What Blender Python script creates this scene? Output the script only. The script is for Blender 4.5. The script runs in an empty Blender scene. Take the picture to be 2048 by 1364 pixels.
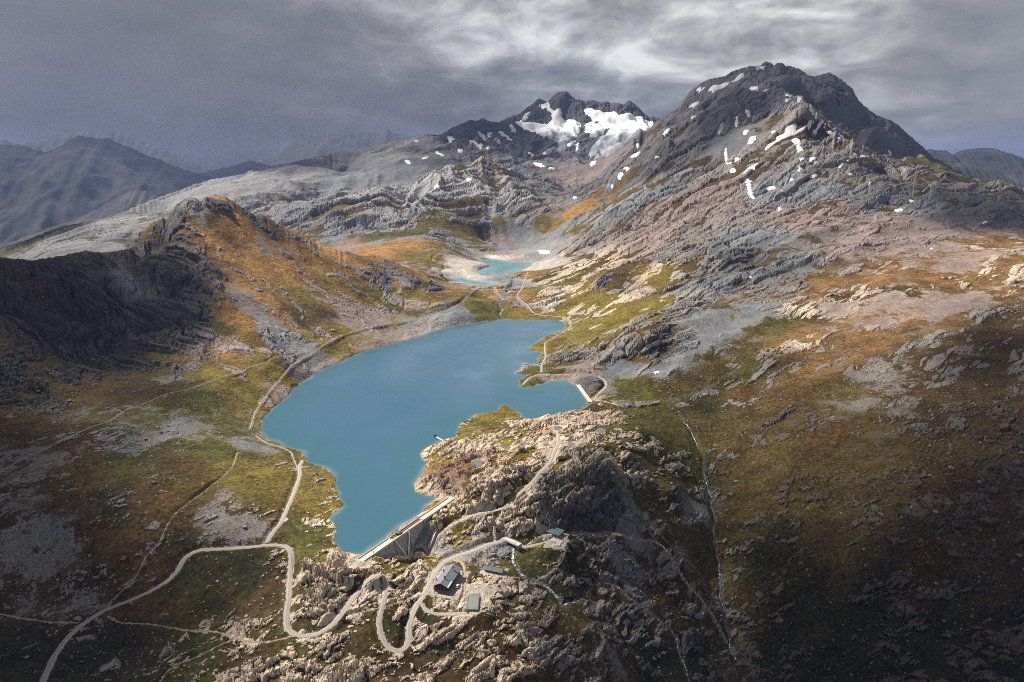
import bpy, math, random
import numpy as np
from mathutils import Vector, Matrix

SC = bpy.context.scene
COL = SC.collection
# ------------------------------------------------------------------ camera
F = 1409.0                    # focal length in pixels of the 2048 px wide photograph
PITCH = math.radians(13.45)
CAMZ = 245.0                  # metres above the big lake
cam = bpy.data.cameras.new('camera')
cam.sensor_width = 36.0
cam.lens = F / 2048.0 * 36.0
cam.clip_start = 1.0
cam.clip_end = 120000.0
cam_o = bpy.data.objects.new('camera', cam)
cam_o.location = (0, 0, CAMZ)
cam_o.rotation_euler = (math.radians(90) - PITCH, 0, 0)
COL.objects.link(cam_o)
SC.camera = cam_o
# ------------------------------------------------------------------ sun
SUN_AZ = math.radians(-60.0)  # from the left, a little ahead of the camera
SUN_EL = math.radians(48.0)
SUN = np.array([math.sin(SUN_AZ) * math.cos(SUN_EL), math.cos(SUN_AZ) * math.cos(SUN_EL), math.sin(SUN_EL)])
sl = bpy.data.lights.new('sun', 'SUN')
sl.energy = 5.0
sl.angle = math.radians(0.6)
sl.color = (1.0, 0.93, 0.83)
so = bpy.data.objects.new('sun', sl)
so.rotation_euler = Vector(SUN).to_track_quat('Z', 'Y').to_euler()
COL.objects.link(so)
# ------------------------------------------------------------------ picture settings
SC.view_settings.view_transform = 'Standard'
SC.view_settings.look = 'None'
SC.view_settings.exposure = 0.85
SC.view_settings.gamma = 1.0
SC.view_settings.use_curve_mapping = False
SC.render.engine = 'CYCLES'
cy = SC.cycles
cy.max_bounces = 5; cy.diffuse_bounces = 2; cy.glossy_bounces = 2; cy.transmission_bounces = 2
cy.volume_bounces = 0; cy.transparent_max_bounces = 8
cy.use_denoising = False
try:
    cy.denoiser = 'OPENIMAGEDENOISE'
    cy.denoising_input_passes = 'RGB_ALBEDO_NORMAL'
    cy.denoising_prefilter = 'FAST'
except Exception:
    pass
cy.use_adaptive_sampling = True
cy.adaptive_threshold = 0.015
cy.filter_width = 1.0
cy.caustics_reflective = False; cy.caustics_refractive = False

# ------------------------------------------------------------------ node helper
class NT:
    def __init__(s, tree):
        s.t = tree; s.n = tree.nodes; s.l = tree.links
    def new(s, kind, **kw):
        nd = s.n.new(kind)
        for k, v in kw.items():
            setattr(nd, k, v)
        return nd
    def put(s, sock, v):
        if isinstance(v, bpy.types.NodeSocket):
            s.l.new(v, sock)
        else:
            sock.default_value = v
    def math(s, op, a, b=0.0, c=0.0, clamp=False):
        nd = s.new('ShaderNodeMath', operation=op, use_clamp=clamp)
        for i, v in enumerate((a, b, c)):
            s.put(nd.inputs[i], v)
        return nd.outputs[0]
    def vmath(s, op, a, b=None, scale=None):
        nd = s.new('ShaderNodeVectorMath', operation=op)
        s.put(nd.inputs[0], a)
        if b is not None: s.put(nd.inputs[1], b)
        if scale is not None: s.put(nd.inputs['Scale'], scale)
        return nd.outputs['Value' if op in ('DOT_PRODUCT', 'LENGTH') else 'Vector']
    def noise(s, vec, scale, detail=4.0, rough=0.55, dist=0.0, out='Fac'):
        nd = s.new('ShaderNodeTexNoise')
        s.put(nd.inputs['Vector'], vec); s.put(nd.inputs['Scale'], scale)
        nd.inputs['Detail'].default_value = detail; nd.inputs['Roughness'].default_value = rough
        nd.inputs['Distortion'].default_value = dist
        return nd.outputs[out]
    def voro(s, vec, scale, feature='F1', out='Distance'):
        nd = s.new('ShaderNodeTexVoronoi', feature=feature)
        s.put(nd.inputs['Vector'], vec); s.put(nd.inputs['Scale'], scale)
        return nd.outputs[out]
    def maprange(s, v, a, b, c=0.0, d=1.0, smooth=False):
        nd = s.new('ShaderNodeMapRange')
        if smooth: nd.interpolation_type = 'SMOOTHSTEP'
        s.put(nd.inputs[0], v)
        for i, q in enumerate((a, b, c, d)):
            s.put(nd.inputs[i + 1], q)
        return nd.outputs[0]
    def mix(s, f, a, b, mode='MIX'):
        nd = s.new('ShaderNodeMix', data_type='RGBA', blend_type=mode)
        s.put(nd.inputs[0], f); s.put(nd.inputs[6], a); s.put(nd.inputs[7], b)
        return nd.outputs[2]
    def ramp(s, f, stops):
        nd = s.new('ShaderNodeValToRGB')
        e = nd.color_ramp.elements
        while len(e) < len(stops): e.new(0.5)
        for el, (p, c) in zip(e, stops):
            el.position = p; el.color = (*c, 1.0) if len(c) == 3 else c
        s.put(nd.inputs[0], f)
        return nd.outputs[0]

# ------------------------------------------------------------------ world: storm clouds over a Nishita sky
w = bpy.data.worlds.new('World'); SC.world = w; w.use_nodes = True
t = NT(w.node_tree); t.n.clear()
tc = t.new('ShaderNodeTexCoord').outputs['Generated']
nrm = t.vmath('NORMALIZE', tc)
sx = t.new('ShaderNodeSeparateXYZ'); t.put(sx.inputs[0], nrm)
dx, dy, dz = sx.outputs
zz = t.math('ADD', t.math('MAXIMUM', dz, 0.0), 0.22)
cmb = t.new('ShaderNodeCombineXYZ')
t.put(cmb.inputs[0], t.math('DIVIDE', dx, zz)); t.put(cmb.inputs[1], t.math('DIVIDE', dy, zz)); cmb.inputs[2].default_value = 3.7
pc = cmb.outputs[0]
warp = t.noise(pc, 1.3, 3.0, 0.5, out='Color')
pw = t.vmath('ADD', pc, t.vmath('SCALE', t.vmath('SUBTRACT', warp, (0.5, 0.5, 0.5)), scale=0.55))
n_big = t.noise(pw, 0.75, 3.0, 0.5)
n_mid = t.noise(pw, 2.3, 8.0, 0.55)
n_bil = t.noise(t.vmath('MULTIPLY', nrm, (1.0, 1.0, 2.1)), 9.5, 8.0, 0.56, 0.35)   # billows near the horizon
az = t.math('ARCTAN2', dx, dy)
gap = t.math('MULTIPLY',
             t.maprange(t.math('ABSOLUTE', t.math('SUBTRACT', az, 0.17)), 0.08, 0.50, 1.0, 0.0, True),
             t.math('MULTIPLY', t.maprange(dz, 0.04, 0.18, 0.0, 1.0, True), t.maprange(dz, 0.24, 0.50, 1.0, 0.0, True)))
left = t.maprange(az, -0.16, -0.60, 0.0, 1.0, True)
right = t.maprange(az, 0.36, 0.62, 0.0, 1.0, True)
calm = t.math('SUBTRACT', 1.0, t.math('MULTIPLY', t.math('MAXIMUM', left, right), 0.72))   # rain veils smooth the clouds to the sides
b = t.math('ADD', t.math('MULTIPLY', t.math('SUBTRACT', n_big, 0.5), 0.42), t.math('MULTIPLY', t.math('SUBTRACT', n_mid, 0.5), 0.70))
b = t.math('ADD', b, t.math('MULTIPLY', t.math('SUBTRACT', n_bil, 0.5), 1.0))
b = t.math('ADD', 0.555, t.math('MULTIPLY', b, calm))
b = t.math('ADD', b, t.math('MULTIPLY', gap, 0.235))
b = t.math('SUBTRACT', b, t.math('MULTIPLY', left, 0.115))
b = t.math('ADD', b, t.math('MULTIPLY', right, 0.04))
b = t.math('ADD', b, t.math('MULTIPLY', t.maprange(dz, 0.09, 0.26, 0.0, 1.0, True), 0.03))
ccol = t.ramp(b, [(0.40, (0.165, 0.168, 0.174)), (0.54, (0.228, 0.230, 0.235)), (0.66, (0.338, 0.338, 0.336)), (0.77, (0.535, 0.532, 0.522)), (0.92, (0.93, 0.925, 0.905))])
band = t.math('MULTIPLY', t.maprange(dz, 0.015, 0.065, 1.0, 0.0, True), t.maprange(t.noise(t.vmath('MULTIPLY', nrm, (5.0, 5.0, 14.0)), 1.0, 4.0), 0.46, 0.60, 0.0, 1.0, True))
ccol = t.mix(t.math('MULTIPLY', band, 0.7), ccol, (0.30, 0.295, 0.295, 1))
sky = t.new('ShaderNodeTexSky', sky_type='NISHITA')
sky.sun_disc = False; sky.sun_elevation = SUN_EL; sky.sun_rotation = SUN_AZ
skyc = t.mix(1.0, sky.outputs[0], (0.06, 0.06, 0.06, 1), 'MULTIPLY')
full = t.mix(0.94, skyc, ccol)
bg = t.new('ShaderNodeBackground'); t.put(bg.inputs[0], full); bg.inputs[1].default_value = 0.58
wo = t.new('ShaderNodeOutputWorld'); t.l.new(bg.outputs[0], wo.inputs[0])

# ------------------------------------------------------------------ geometry of the view (photo pixel -> place)
CP, SP = math.cos(PITCH), math.sin(PITCH)
def ray(px, py):
    X = (px - 1024.0) / F; U = -(py - 682.0) / F
    return X, CP + U * SP, -SP + U * CP
def at_z(px, py, z):
    a, b_, c = ray(px, py); k = (z - CAMZ) / c
    return a * k, b_ * k, z
def at_y(px, py, Y):
    a, b_, c = ray(px, py); k = Y / b_
    return a * k, Y, CAMZ + c * k

# ------------------------------------------------------------------ numpy noise
_rng = np.random.RandomState(7)
_PERM = _rng.permutation(1 << 16).astype(np.int64)
def _hash(ix, iy, seed=0):
    h = (ix * 374761393 + iy * 668265263 + seed * 1274126177) & 0xffffffff
    h = ((h ^ (h >> 13)) * 1274126177) & 0xffffffff
    return ((h ^ (h >> 16)) & 0xffff)
_ANG = _rng.rand(1 << 16).astype(np.float32)
_GX = np.cos(_ANG * 2 * np.pi).astype(np.float32); _GY = np.sin(_ANG * 2 * np.pi).astype(np.float32)
_R2 = _rng.rand(1 << 16).astype(np.float32); _R3 = _rng.rand(1 << 16).astype(np.float32)
def perlin(x, y, seed=0):
    fx = np.floor(x); fy = np.floor(y)
    ix = fx.astype(np.int64); iy = fy.astype(np.int64)
    dx_ = (x - fx).astype(np.float32); dy_ = (y - fy).astype(np.float32)
    u_ = dx_ * dx_ * dx_ * (dx_ * (dx_ * 6 - 15) + 10); v_ = dy_ * dy_ * dy_ * (dy_ * (dy_ * 6 - 15) + 10)
    def g(a, b2):
        h = _hash(ix + a, iy + b2, seed)
        return _GX[h] * (dx_ - a) + _GY[h] * (dy_ - b2)
    n00, n10, n01, n11 = g(0, 0), g(1, 0), g(0, 1), g(1, 1)
    a0 = n00 + u_ * (n10 - n00); a1 = n01 + u_ * (n11 - n01)
    return (a0 + v_ * (a1 - a0)) * 1.5
def voronoi(x, y, seed=0):
    """nearest cell: offset to its centre, its hash, and the distance to the cell border (F2-F1)"""
    fx = np.floor(x).astype(np.int64); fy = np.floor(y).astype(np.int64)
    f1 = np.full(x.shape, 9.0, np.float32); f2 = f1.copy()
    hx = np.zeros(x.shape, np.int64); ox = np.zeros(x.shape, np.float32); oy = ox.copy()
    for a in (-1, 0, 1):
        for b2 in (-1, 0, 1):
            h = _hash(fx + a, fy + b2, seed)
            px_ = (x - (fx + a + 0.15 + 0.7 * _R2[h])).astype(np.float32); py_ = (y - (fy + b2 + 0.15 + 0.7 * _R3[h])).astype(np.float32)
            d = px_ * px_ + py_ * py_
            m = d < f1
            f2 = np.where(m, f1, np.minimum(f2, d))
            hx = np.where(m, h, hx); ox = np.where(m, px_, ox); oy = np.where(m, py_, oy)
            f1 = np.where(m, d, f1)
    return ox, oy, hx, np.sqrt(f2) - np.sqrt(f1)
def sstep(v, a, b2):
    q = np.clip((v - a) / (b2 - a), 0, 1)
    return q * q * (3 - 2 * q)

# ------------------------------------------------------------------ control points of the land (photo x, photo y, depth Y in metres, or 'z' height)
ZP = '''0 1364 -25;200 1364 -25;400 1364 -25;600 1364 -22;800 1364 -26;1000 1364 -34;1150 1364 -48;1300 1364 -82;1450 1364 -106;1600 1364 -92;1800 1364 -60;2048 1364 -20
0 1550 -32;500 1550 -32;1000 1550 -46;1400 1550 -112;1700 1550 -80;2048 1550 -20
0 1240 -20;200 1220 -21;350 1290 -21;480 1280 -17;580 1270 -13;640 1270 -13;700 1250 -15;790 1310 -20;820 1240 -16.5;880 1215 -17;940 1210 -16;1000 1230 -21;1080 1260 -30;1180 1250 -34
1030 1090 -17;1035 1130 -20;1060 1155 -26;1125 1210 -38;1200 1165 -44;1245 1180 -50;1270 1205 -56;1330 1245 -70;1370 1320 -85
1130 1070 -20;1200 1070 -22;1320 1090 -34;1360 1150 -55;1420 1230 -82;1450 1280 -98;1250 1000 -8;1240 1060 -20;1350 980 -20;1300 1150 -50;1200 1120 -32;1120 1130 -24
905 995 4;860 905 3;920 870 6;1000 815 3;1000 860 9;1080 850 11;1180 810 5;1250 800 2;950 940 13;1000 955 17;1050 930 19;1100 895 18;1150 895 23;1200 880 23;1280 860 8;1330 900 -10;1300 960 -12;870 960 5;930 985 9
1115 870 11;1100 930 13;1060 980 7;1000 1020 0;930 1040 -3;880 1065 -8;865 1085 -12;1150 935 20;1200 945 16;1090 975 10;1140 1062 -18;1190 1062 -20;1110 1058 -15;1050 1080 -16;1000 1085 -16;985 1065 -9;900 1100 -16;860 1110 -15;815 1108 -15;845 1085 -11;870 1045 -3
725 1120 3;650 1120 4.5;680 1105 4;620 1180 -3;690 1165 -2;660 1230 -8;575 1100 2;585 1150 -4;575 1230 -9;740 1140 -1;770 1150 -2.5;770 1200 -7;710 1190 -5;730 1160 -2.5;760 1260 -14;830 1180 -14;800 1140 -7;860 1190 -16;890 1165 -15;925 1150 -15.5;990 1150 -20;960 1120 -16.5
530 1092 4;400 1100 0;350 1150 -8;300 1190 -14;150 1250 -22;60 1364 -28;450 1060 8;300 1080 8;150 1100 3;0 1120 0;600 960 4;650 960 3;560 1000 9;450 980 14;300 1000 18;150 1000 20;0 1000 20;500 880 5
0 940 25;200 850 30;340 790 31;450 750 30;560 715 28;300 850 25;420 870 14
1340 800 -10;1400 900 -30;1420 1000 -50;1435 1150 -75;1460 1290 -100;1450 780 -3
1550 900 -15;1650 950 -18;1550 1050 -42;1700 1050 -25;1850 1050 -2;2048 1050 18;1550 1200 -72;1700 1200 -52;1850 1200 -30;2048 1200 -2
1003 610 10;1004 632 2;1030 497 27;1090 520 26;970 505 27;1020 575 18;940 548 25;1060 545 27;1140 650 4;1130 700 5;1095 735 3;1190 755 4;1200 790 -2;1230 770 -3'''
YP = '''640 690 925;480 500 1130;560 600 1010;430 390 1250;450 393 1252;410 395 1240;385 395 1200;365 400 1180;345 425 1140;330 455 1110;270 495 1020;170 502 970;130 510 950;60 520 870;0 515 850
490 420 1262;530 432 1270;560 450 1280;600 465 1290;640 490 1300;690 505 1310;740 519 1320;800 530 1330;830 545 1335;860 555 1340;890 570 1340;950 580 1310;990 600 1280
0 800 640;100 800 660;250 740 760;400 690 850;430 640 900;0 650 760;150 640 840;300 600 920;380 540 1010;740 600 1180;800 620 1170;700 560 1200;620 530 1200;880 610 1190;520 570 1040
850 268 3800;780 285 3700;686 303 3500;572 330 3200;497 352 3000;422 358 2850;308 398 2600;220 435 2400;119 453 2200;57 480 2100;0 500 2000
530 440 2250;270 490 1900;100 500 1850;420 420 2300;600 400 2500;700 350 3000;760 330 3200;830 310 3500;640 470 1950;580 450 2050
640 410 2150;740 390 2300;830 365 2450;900 345 2550;965 328 2650;1010 340 2700;1080 365 2700;1140 385 2650
700 470 1950;800 450 2000;900 430 2100;1000 410 2250;1080 430 2200;1100 460 2150;1000 470 2150;1050 490 2100;870 490 1850;800 500 1700;850 480 1780;900 490 1800;930 520 1700;870 535 1600;760 520 1550;700 503 1750
882 269 4200;909 253 4400;938 241 4500;967 238 4600;982 245 4600;997 246 4600;1035 229 4650;1044 226 4650;1061 210 4700;1080 196 4700;1095 203 4720;1099 200 4720;1117 184 4750;1133 182 4750;1149 197 4750;1158 200 4750;1184 200 4750;1220 204 4750;1246 208 4700;1260 201 4680;1278 215 4650;1302 238 4600
1100 255 4350;1200 250 4400;1130 280 4000;1250 280 3900;1120 310 3600;1230 310 3500;1000 290 3700;900 290 3800;950 310 3400;1050 320 3300;1150 330 3200;1200 340 3000;1180 370 2800;1150 393 2700;1060 240 4450;1130 235 4500;1290 255 4200
1314 241 3300;1353 219 3300;1378 185 3300;1395 170 3300;1422 158 3300;1451 151 3300;1473 139 3300;1507 132 3300;1534 123 3300;1548 131 3300;1558 141 3300;1573 136 3300;1597 137 3300;1619 151 3300;1631 151 3300;1658 146 3280;1680 158 3260;1705 178 3230;1717 202 3200;1739 224 3150;1780 241 3100;1798 251 3080;1837 289 3030;1872 324 3000
1500 165 2950;1420 195 2900;1650 200 2850;1750 270 2750;1580 175 2800
1417 214 2450;1435 195 2480;1456 176 2500;1485 174 2500;1524 185 2450;1551 171 2430;1573 185 2350;1605 192 2220;1617 210 2080;1380 245 2350;1340 275 2280
1431 275 2150;1483 256 2200;1544 248 2150;1592 226 2060;1355 305 2150
1270 290 2900;1230 330 2650;1180 372 2560;1155 396 2500;1330 280 2500;1250 360 2300;1200 400 2200;1150 430 2100;1120 470 2000;1110 510 1800;1090 540 1600;1150 500 1750;1250 420 1850;1350 350 1950;1450 320 1950;1550 280 1950;1620 215 2000;1610 222 1990;1635 228 1990
1150 580 1350;1200 560 1400;1300 500 1450;1250 600 1200;1350 570 1200;1200 640 1090;1300 640 990;1310 657 902;1260 655 935;1340 672 885;1335 740 838;1270 745 846;1300 748 842;1215 545 1330;1190 548 1345;1240 552 1310;1215 592 1268;1185 588 1290;1245 590 1262;1200 720 900;1400 640 980;1450 600 1080;1450 500 1350;1450 420 1600;1500 380 1750;1600 330 1800;1600 420 1550;1600 500 1300;1600 580 1100;1580 650 980;1500 700 900;1420 720 850;1350 740 815
1660 250 1970;1700 272 1950;1760 312 1880;1830 352 1800;1900 390 1700;1960 430 1600;2048 465 1500
1790 317 2400;1870 325 2350;1900 340 2300;1945 372 2250;2048 395 2200
1750 400 1600;1700 450 1450;1850 470 1400;2000 500 1330;2048 480 1300;1700 530 1200;1850 540 1150;2048 560 1050;1750 600 1020;1900 620 950;2048 650 850;1650 680 880;1750 720 800;1900 750 730;2048 780 660;1550 780 760;1650 850 650;1850 870 590;2048 900 540'''
# land hidden behind the crests (x, y, z)
HP = [(-618, 1000, 60), (-650, 1130, 70), (-610, 1230, 85), (-560, 1420, 110), (-420, 1450, 80), (-300, 1480, 60), (-160, 1500, 48), (-900, 1300, -20), (-1200, 1700, -60), (-800, 1650, 0),
      (-500, 1650, 40), (-1300, 2600, -150), (-1000, 3300, -100), (-900, 3900, 60), (-600, 4400, 200), (-2300, 2600, -250), (-2000, 3600, -300), (-1500, 4600, -200),
      (0, 5600, 300), (600, 5600, 300), (1200, 5400, 300), (-500, 5600, 200), (1500, 4100, 350), (1900, 3900, 250), (900, 4100, 420), (2300, 3600, 100), (2500, 2900, 40),
      (1130, 2800, 400), (1350, 2250, 250), (1500, 2100, 200), (1800, 1900, 100), (760, 2800, 420), (2200, 2500, 60), (2300, 1500, 120), (3000, 2200, 0), (0, 6800, 150), (2500, 5500, 100), (-2500, 5800, -300),
      (960, 2230, 330), (1050, 2180, 285), (1060, 2400, 300), (1150, 2100, 245), (1230, 2060, 225), (1330, 2050, 205), (1250, 2650, 240), (1450, 2700, 180), (-350, 2650, 150), (-100, 2900, 240), (-600, 2450, 110), (100, 3000, 230), (-700, 640, 40), (-560, 500, 20), (-420, 330, -25), (420, 330, 25), (560, 500, 45), (760, 740, 80), (1000, 1000, 110)]
cps = []
for ln in ZP.replace('\n', ';').split(';'):
    a_, b_, c_ = map(float, ln.split()); cps.append(at_z(a_, b_, c_))
for ln in YP.replace('\n', ';').split(';'):
    a_, b_, c_ = map(float, ln.split()); cps.append(at_y(a_, b_, c_))
# shorelines at water level
_LK = '688,1105 667,1081 673,1061 657,1034 677,1020 688,1008 670,976 668,951 646,934 615,925 602,903 567,892 532,879 521,863 523,841 545,815 576,793 598,767 633,745 673,727 721,705 774,690 840,672 884,657 928,648 967,643 1016,638 1060,640 1104,639 1126,643 1133,655 1093,672 1056,699 1087,706 1065,731 1027,746 1054,751 1036,761 1056,776 1096,761 1137,760 1161,818 1117,829 1064,838 1037,825 1007,810 996,822 956,829 924,843 911,875 880,882 840,907 854,924 846,946 829,970 854,991'
for q_ in _LK.split():
    a_, b_ = map(float, q_.split(',')); cps.append(at_z(a_, b_, 0.4))
for q_ in '949,522 989,518 1047,522 1064,526 1042,542 1009,554 966,551 952,545'.split():
    a_, b_ = map(float, q_.split(',')); cps.append(at_z(a_, b_, 24.3))
for q_ in '884,557 931,552 980,562 991,569 954,569 910,563'.split():
    a_, b_ = map(float, q_.split(',')); cps.append(at_z(a_, b_, 22.3))
for q_ in '700,800 800,900 750,1000 900,750 1000,700 640,850 1100,800 760,1060'.split():
    a_, b_ = map(float, q_.split(',')); cps.append(at_z(a_, b_, -3.0))
cps = np.array(cps + HP, float)

# ------------------------------------------------------------------ the land grid: columns u = x / y, rows v = ln y
Q = 1.08
UMAX = 0.985
NU = int(1210 * Q)
us = np.linspace(-UMAX, UMAX, NU)
rows = [255.0]
for lim, st in ((330, .0050), (640, .0026), (1100, .0032), (1500, .0036), (3500, .0038), (4900, .0042), (7000, .03)):
    while rows[-1] < lim:
        rows.append(rows[-1] * (1 + st / Q))
ys = np.array(rows); vs = np.log(ys); NV = len(ys)
V0 = vs[0]
# thin interpolation of the control points in (u, v)
cu = cps[:, 0] / cps[:, 1]; cv = np.log(cps[:, 1])
def kern(d): return d
A = np.sqrt((cu[:, None] - cu[None]) ** 2 + (cv[:, None] - cv[None]) ** 2)
n = len(cu)
M = np.zeros((n + 3, n + 3)); M[:n, :n] = kern(A) - np.eye(n) * 1e-4
M[:n, n] = 1; M[:n, n + 1] = cu; M[:n, n + 2] = cv
M[n:, :n] = M[:n, n:].T
wts = np.linalg.solve(M, np.concatenate([cps[:, 2], [0, 0, 0]]))
CU, CV = 420, 600
cgu = np.linspace(-UMAX, UMAX, CU); cgv = np.linspace(vs[0], vs[-1], CV)
cz = np.zeros((CV, CU))
for j in range(CV):
    d = np.sqrt((cgu[:, None] - cu[None]) ** 2 + (cgv[j] - cv[None]) ** 2)
    cz[j] = kern(d) @ wts[:n] + wts[n] + wts[n + 1] * cgu + wts[n + 2] * cgv[j]
def blur(a):
    p = np.pad(a, 1, mode='edge')
    a = (p[:-2, 1:-1] + 2 * p[1:-1, 1:-1] + p[2:, 1:-1]) / 4
    p = np.pad(a, 1, mode='edge')
    return (p[1:-1, :-2] + 2 * p[1:-1, 1:-1] + p[1:-1, 2:]) / 4
cz = blur(cz)
def cub(a, pos):
    """Catmull-Rom along axis 0 at fractional positions"""
    i = np.clip(np.floor(pos).astype(int), 0, a.shape[0] - 2); f = (pos - i)[:, None]
    g = lambda k: a[np.clip(i + k, 0, a.shape[0] - 1)]
    p0, p1, p2, p3 = g(-1), g(0), g(1), g(2)
    return p1 + 0.5 * f * (p2 - p0 + f * (2 * p0 - 5 * p1 + 4 * p2 - p3 + f * (3 * (p1 - p2) + p3 - p0)))
def upsample(a):
    a = cub(a, (vs - cgv[0]) / (cgv[1] - cgv[0]))
    return cub(a.T, (us - cgu[0]) / (cgu[1] - cgu[0])).T
base = upsample(cz)
UG, YG = np.meshgrid(us, ys)
XG = (UG * YG)
SPC = YG * (2 * UMAX / NU)            # spacing of the grid in metres

class Land:
    """height samples on the (u, v) grid"""
    def __init__(s, z): s.z = z
    def hit(s, px, py):
        """where the line of sight through a photo pixel meets the land"""
        a, b2, c = ray(px, py)
        u_ = a / b2; sl_ = c / b2
        f = (u_ + UMAX) / (2 * UMAX) * (NU - 1); i = int(min(max(math.floor(f), 0), NU - 2)); f = min(max(f - i, 0), 1)
        col = s.z[:, i] * (1 - f) + s.z[:, i + 1] * f
        dlt = col - (CAMZ + ys * sl_)
        k = np.nonzero(dlt[8:] >= 0)[0]
        if len(k):
            k = k[0] + 8
            d0, d1 = dlt[k - 1], dlt[k]
            q = d0 / (d0 - d1) if d0 < 0 else 0
            y = ys[k - 1] + q * (ys[k] - ys[k - 1])
        else:
            m = ys > 320
            y = ys[m][np.argmax(((col - CAMZ) / ys - sl_)[m])]
        return u_ * y, y
    def at(s, x, y):
        x = np.asarray(x, float); y = np.asarray(y, float)
        f = np.clip((x / y + UMAX) / (2 * UMAX) * (NU - 1), 0, NU - 1.001); i = f.astype(int); f = f - i
        g = np.clip(np.interp(np.log(y), vs, np.arange(NV)), 0, NV - 1.001); j = g.astype(int); g = g - j
        return (s.z[j, i] * (1 - f) + s.z[j, i + 1] * f) * (1 - g) + (s.z[j + 1, i] * (1 - f) + s.z[j + 1, i + 1] * f) * g
LB = Land(base)
def pts(txt):
    return [tuple(map(float, q.split(','))) for q in txt.split()]
def window(x, y, pad):
    """grid slice that holds the points with a margin in metres"""
    x = np.asarray(x); y = np.asarray(y)
    y0 = max(ys[0], y.min() - pad); y1 = y.max() + pad
    ux = np.concatenate([(x - pad) / y0, (x + pad) / y0, (x - pad) / y1, (x + pad) / y1, x / y])
    i0 = int(max(0, math.floor((ux.min() + UMAX) / (2 * UMAX) * (NU - 1)))); i1 = int(min(NU, math.ceil((ux.max() + UMAX) / (2 * UMAX) * (NU - 1)) + 1))
    j0 = int(np.searchsorted(ys, y0)); j1 = int(np.searchsorted(ys, y1) + 1)
    return slice(max(0, j0 - 1), min(NV, j1 + 1)), slice(i0, max(i1, i0 + 1))
def seg_dist(X, Y, a, b2):
    dx_, dy_ = b2[0] - a[0], b2[1] - a[1]
    L = dx_ * dx_ + dy_ * dy_ + 1e-9
    tt = np.clip(((X - a[0]) * dx_ + (Y - a[1]) * dy_) / L, 0, 1)
    return np.hypot(X - a[0] - tt * dx_, Y - a[1] - tt * dy_), tt
def poly_sdf(X, Y, P):
    """signed distance to a polygon, negative inside"""
    d = np.full(X.shape, 1e9); ins = np.zeros(X.shape, bool)
    for k in range(len(P)):
        a, b2 = P[k], P[(k + 1) % len(P)]
        d = np.minimum(d, seg_dist(X, Y, a, b2)[0])
        c = ((a[1] > Y) != (b2[1] > Y)) & (X < (b2[0] - a[0]) * (Y - a[1]) / (b2[1] - a[1] + 1e-12) + a[0])
        ins ^= c
    return np.where(ins, -d, d)
# ------------------------------------------------------------------ lakes
LAKE_PX = pts('722,1113 700,1107 688,1105 667,1081 673,1061 657,1034 677,1020 688,1008 679,999 670,976 668,951 646,934 615,925 602,903 567,892 532,879 521,863 523,841 545,815 576,793 598,767 633,745 673,727 721,705 774,690 840,672 884,657 928,648 967,643 989,640 1016,638 1060,640 1104,639 1126,643.5 1133,655 1117,666 1093,672 1084,680 1064,691 1056.6,699 1071,702 1083,704 1087,706 1074,718 1078,724 1065,731 1049,726.5 1042,738 1027,746 1042,748.5 1054,751 1048,757 1036,761 1040,773 1056,776 1070,770 1084,767.6 1096,761 1111,761 1125,759.5 1137,760 1144,767 1154,771 1178,803 1172,810 1161,818 1117,829 1088,835 1064,838.6 1044,836 1037,825 1021,820 1018,813 1007,810 999,814 996,822.7 956,829 924,843.5 915,860 911,875 880,882.5 849,899 840,907 847,920 854,924 846,946 829,970 830,984 854,991 878,995 893,996')
UPPER_PX = pts('949,522.7 966,519 989,518 1016,521 1047,522.7 1064,526 1062,534 1042,542 1023,546.5 1009,554 989,553.5 966,551.7 952,545.6 959,539.4 979,533 973,529 959,526')
LOWER_PX = pts('884,557 898,552.6 931,552.6 936,555 935,558 952,561.4 980,562 995,563 991,569 979,571 954,569 910,563')
POND_PX = [('1106,853 1118,852 1127,856 1120,861 1109,860', 11.0), ('1187,862 1200,857 1213,860 1208,866 1190,866', 21.0), ('1133,887 1143,883 1153,887 1143,891', 18.5), ('1083,889 1095,885 1101,889 1092,893', 18.0), ('1003,895 1013,891 1023,894 1016,899', 14.0), ('948,925 962,919 966,928 954,936', 12.0)]
def refine(P, jit, seed):
    """closed outline with extra ragged points"""
    out = []; r = random.Random(seed)
    for k in range(len(P)):
        a, b2 = P[k], P[(k + 1) % len(P)]
        m = max(1, int(math.hypot(b2[0] - a[0], b2[1] - a[1]) / (jit * 5)))
        for q in range(m):
            f = q / m
            j = jit if q else 0
            out.append((a[0] + (b2[0] - a[0]) * f + r.uniform(-j, j), a[1] + (b2[1] - a[1]) * f + r.uniform(-j, j)))
    return out
lakes = []
LAKE = refine([at_z(*p, 0.0)[:2] for p in LAKE_PX[:-1]], 1.6, 3)
DAM_A = np.array((-97.6, 410.6)); DAM_B = np.array((-47.0, 499.0))
DAM2_A = np.array((77.8, 795.0)); DAM2_B = np.array((85.3, 734.0))
lakes.append(('lake', LAKE, 0.0))
lakes.append(('upper_lake', refine([at_z(*p, 24.0)[:2] for p in UPPER_PX], 2.5, 4), 24.0))
lakes.append(('lower_lake', refine([at_z(*p, 22.0)[:2] for p in LOWER_PX], 2.0, 5), 22.0))
z = base.copy()
SHORE = np.full(z.shape, 1e4)                     # distance to the nearest lake edge, negative in the water
def side(A_, B_, X, Y):
    d_ = (B_ - A_) / np.linalg.norm(B_ - A_)
    return (X - A_[0]) * d_[1] - (Y - A_[1]) * d_[0], (X - A_[0]) * d_[0] + (Y - A_[1]) * d_[1]
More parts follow.
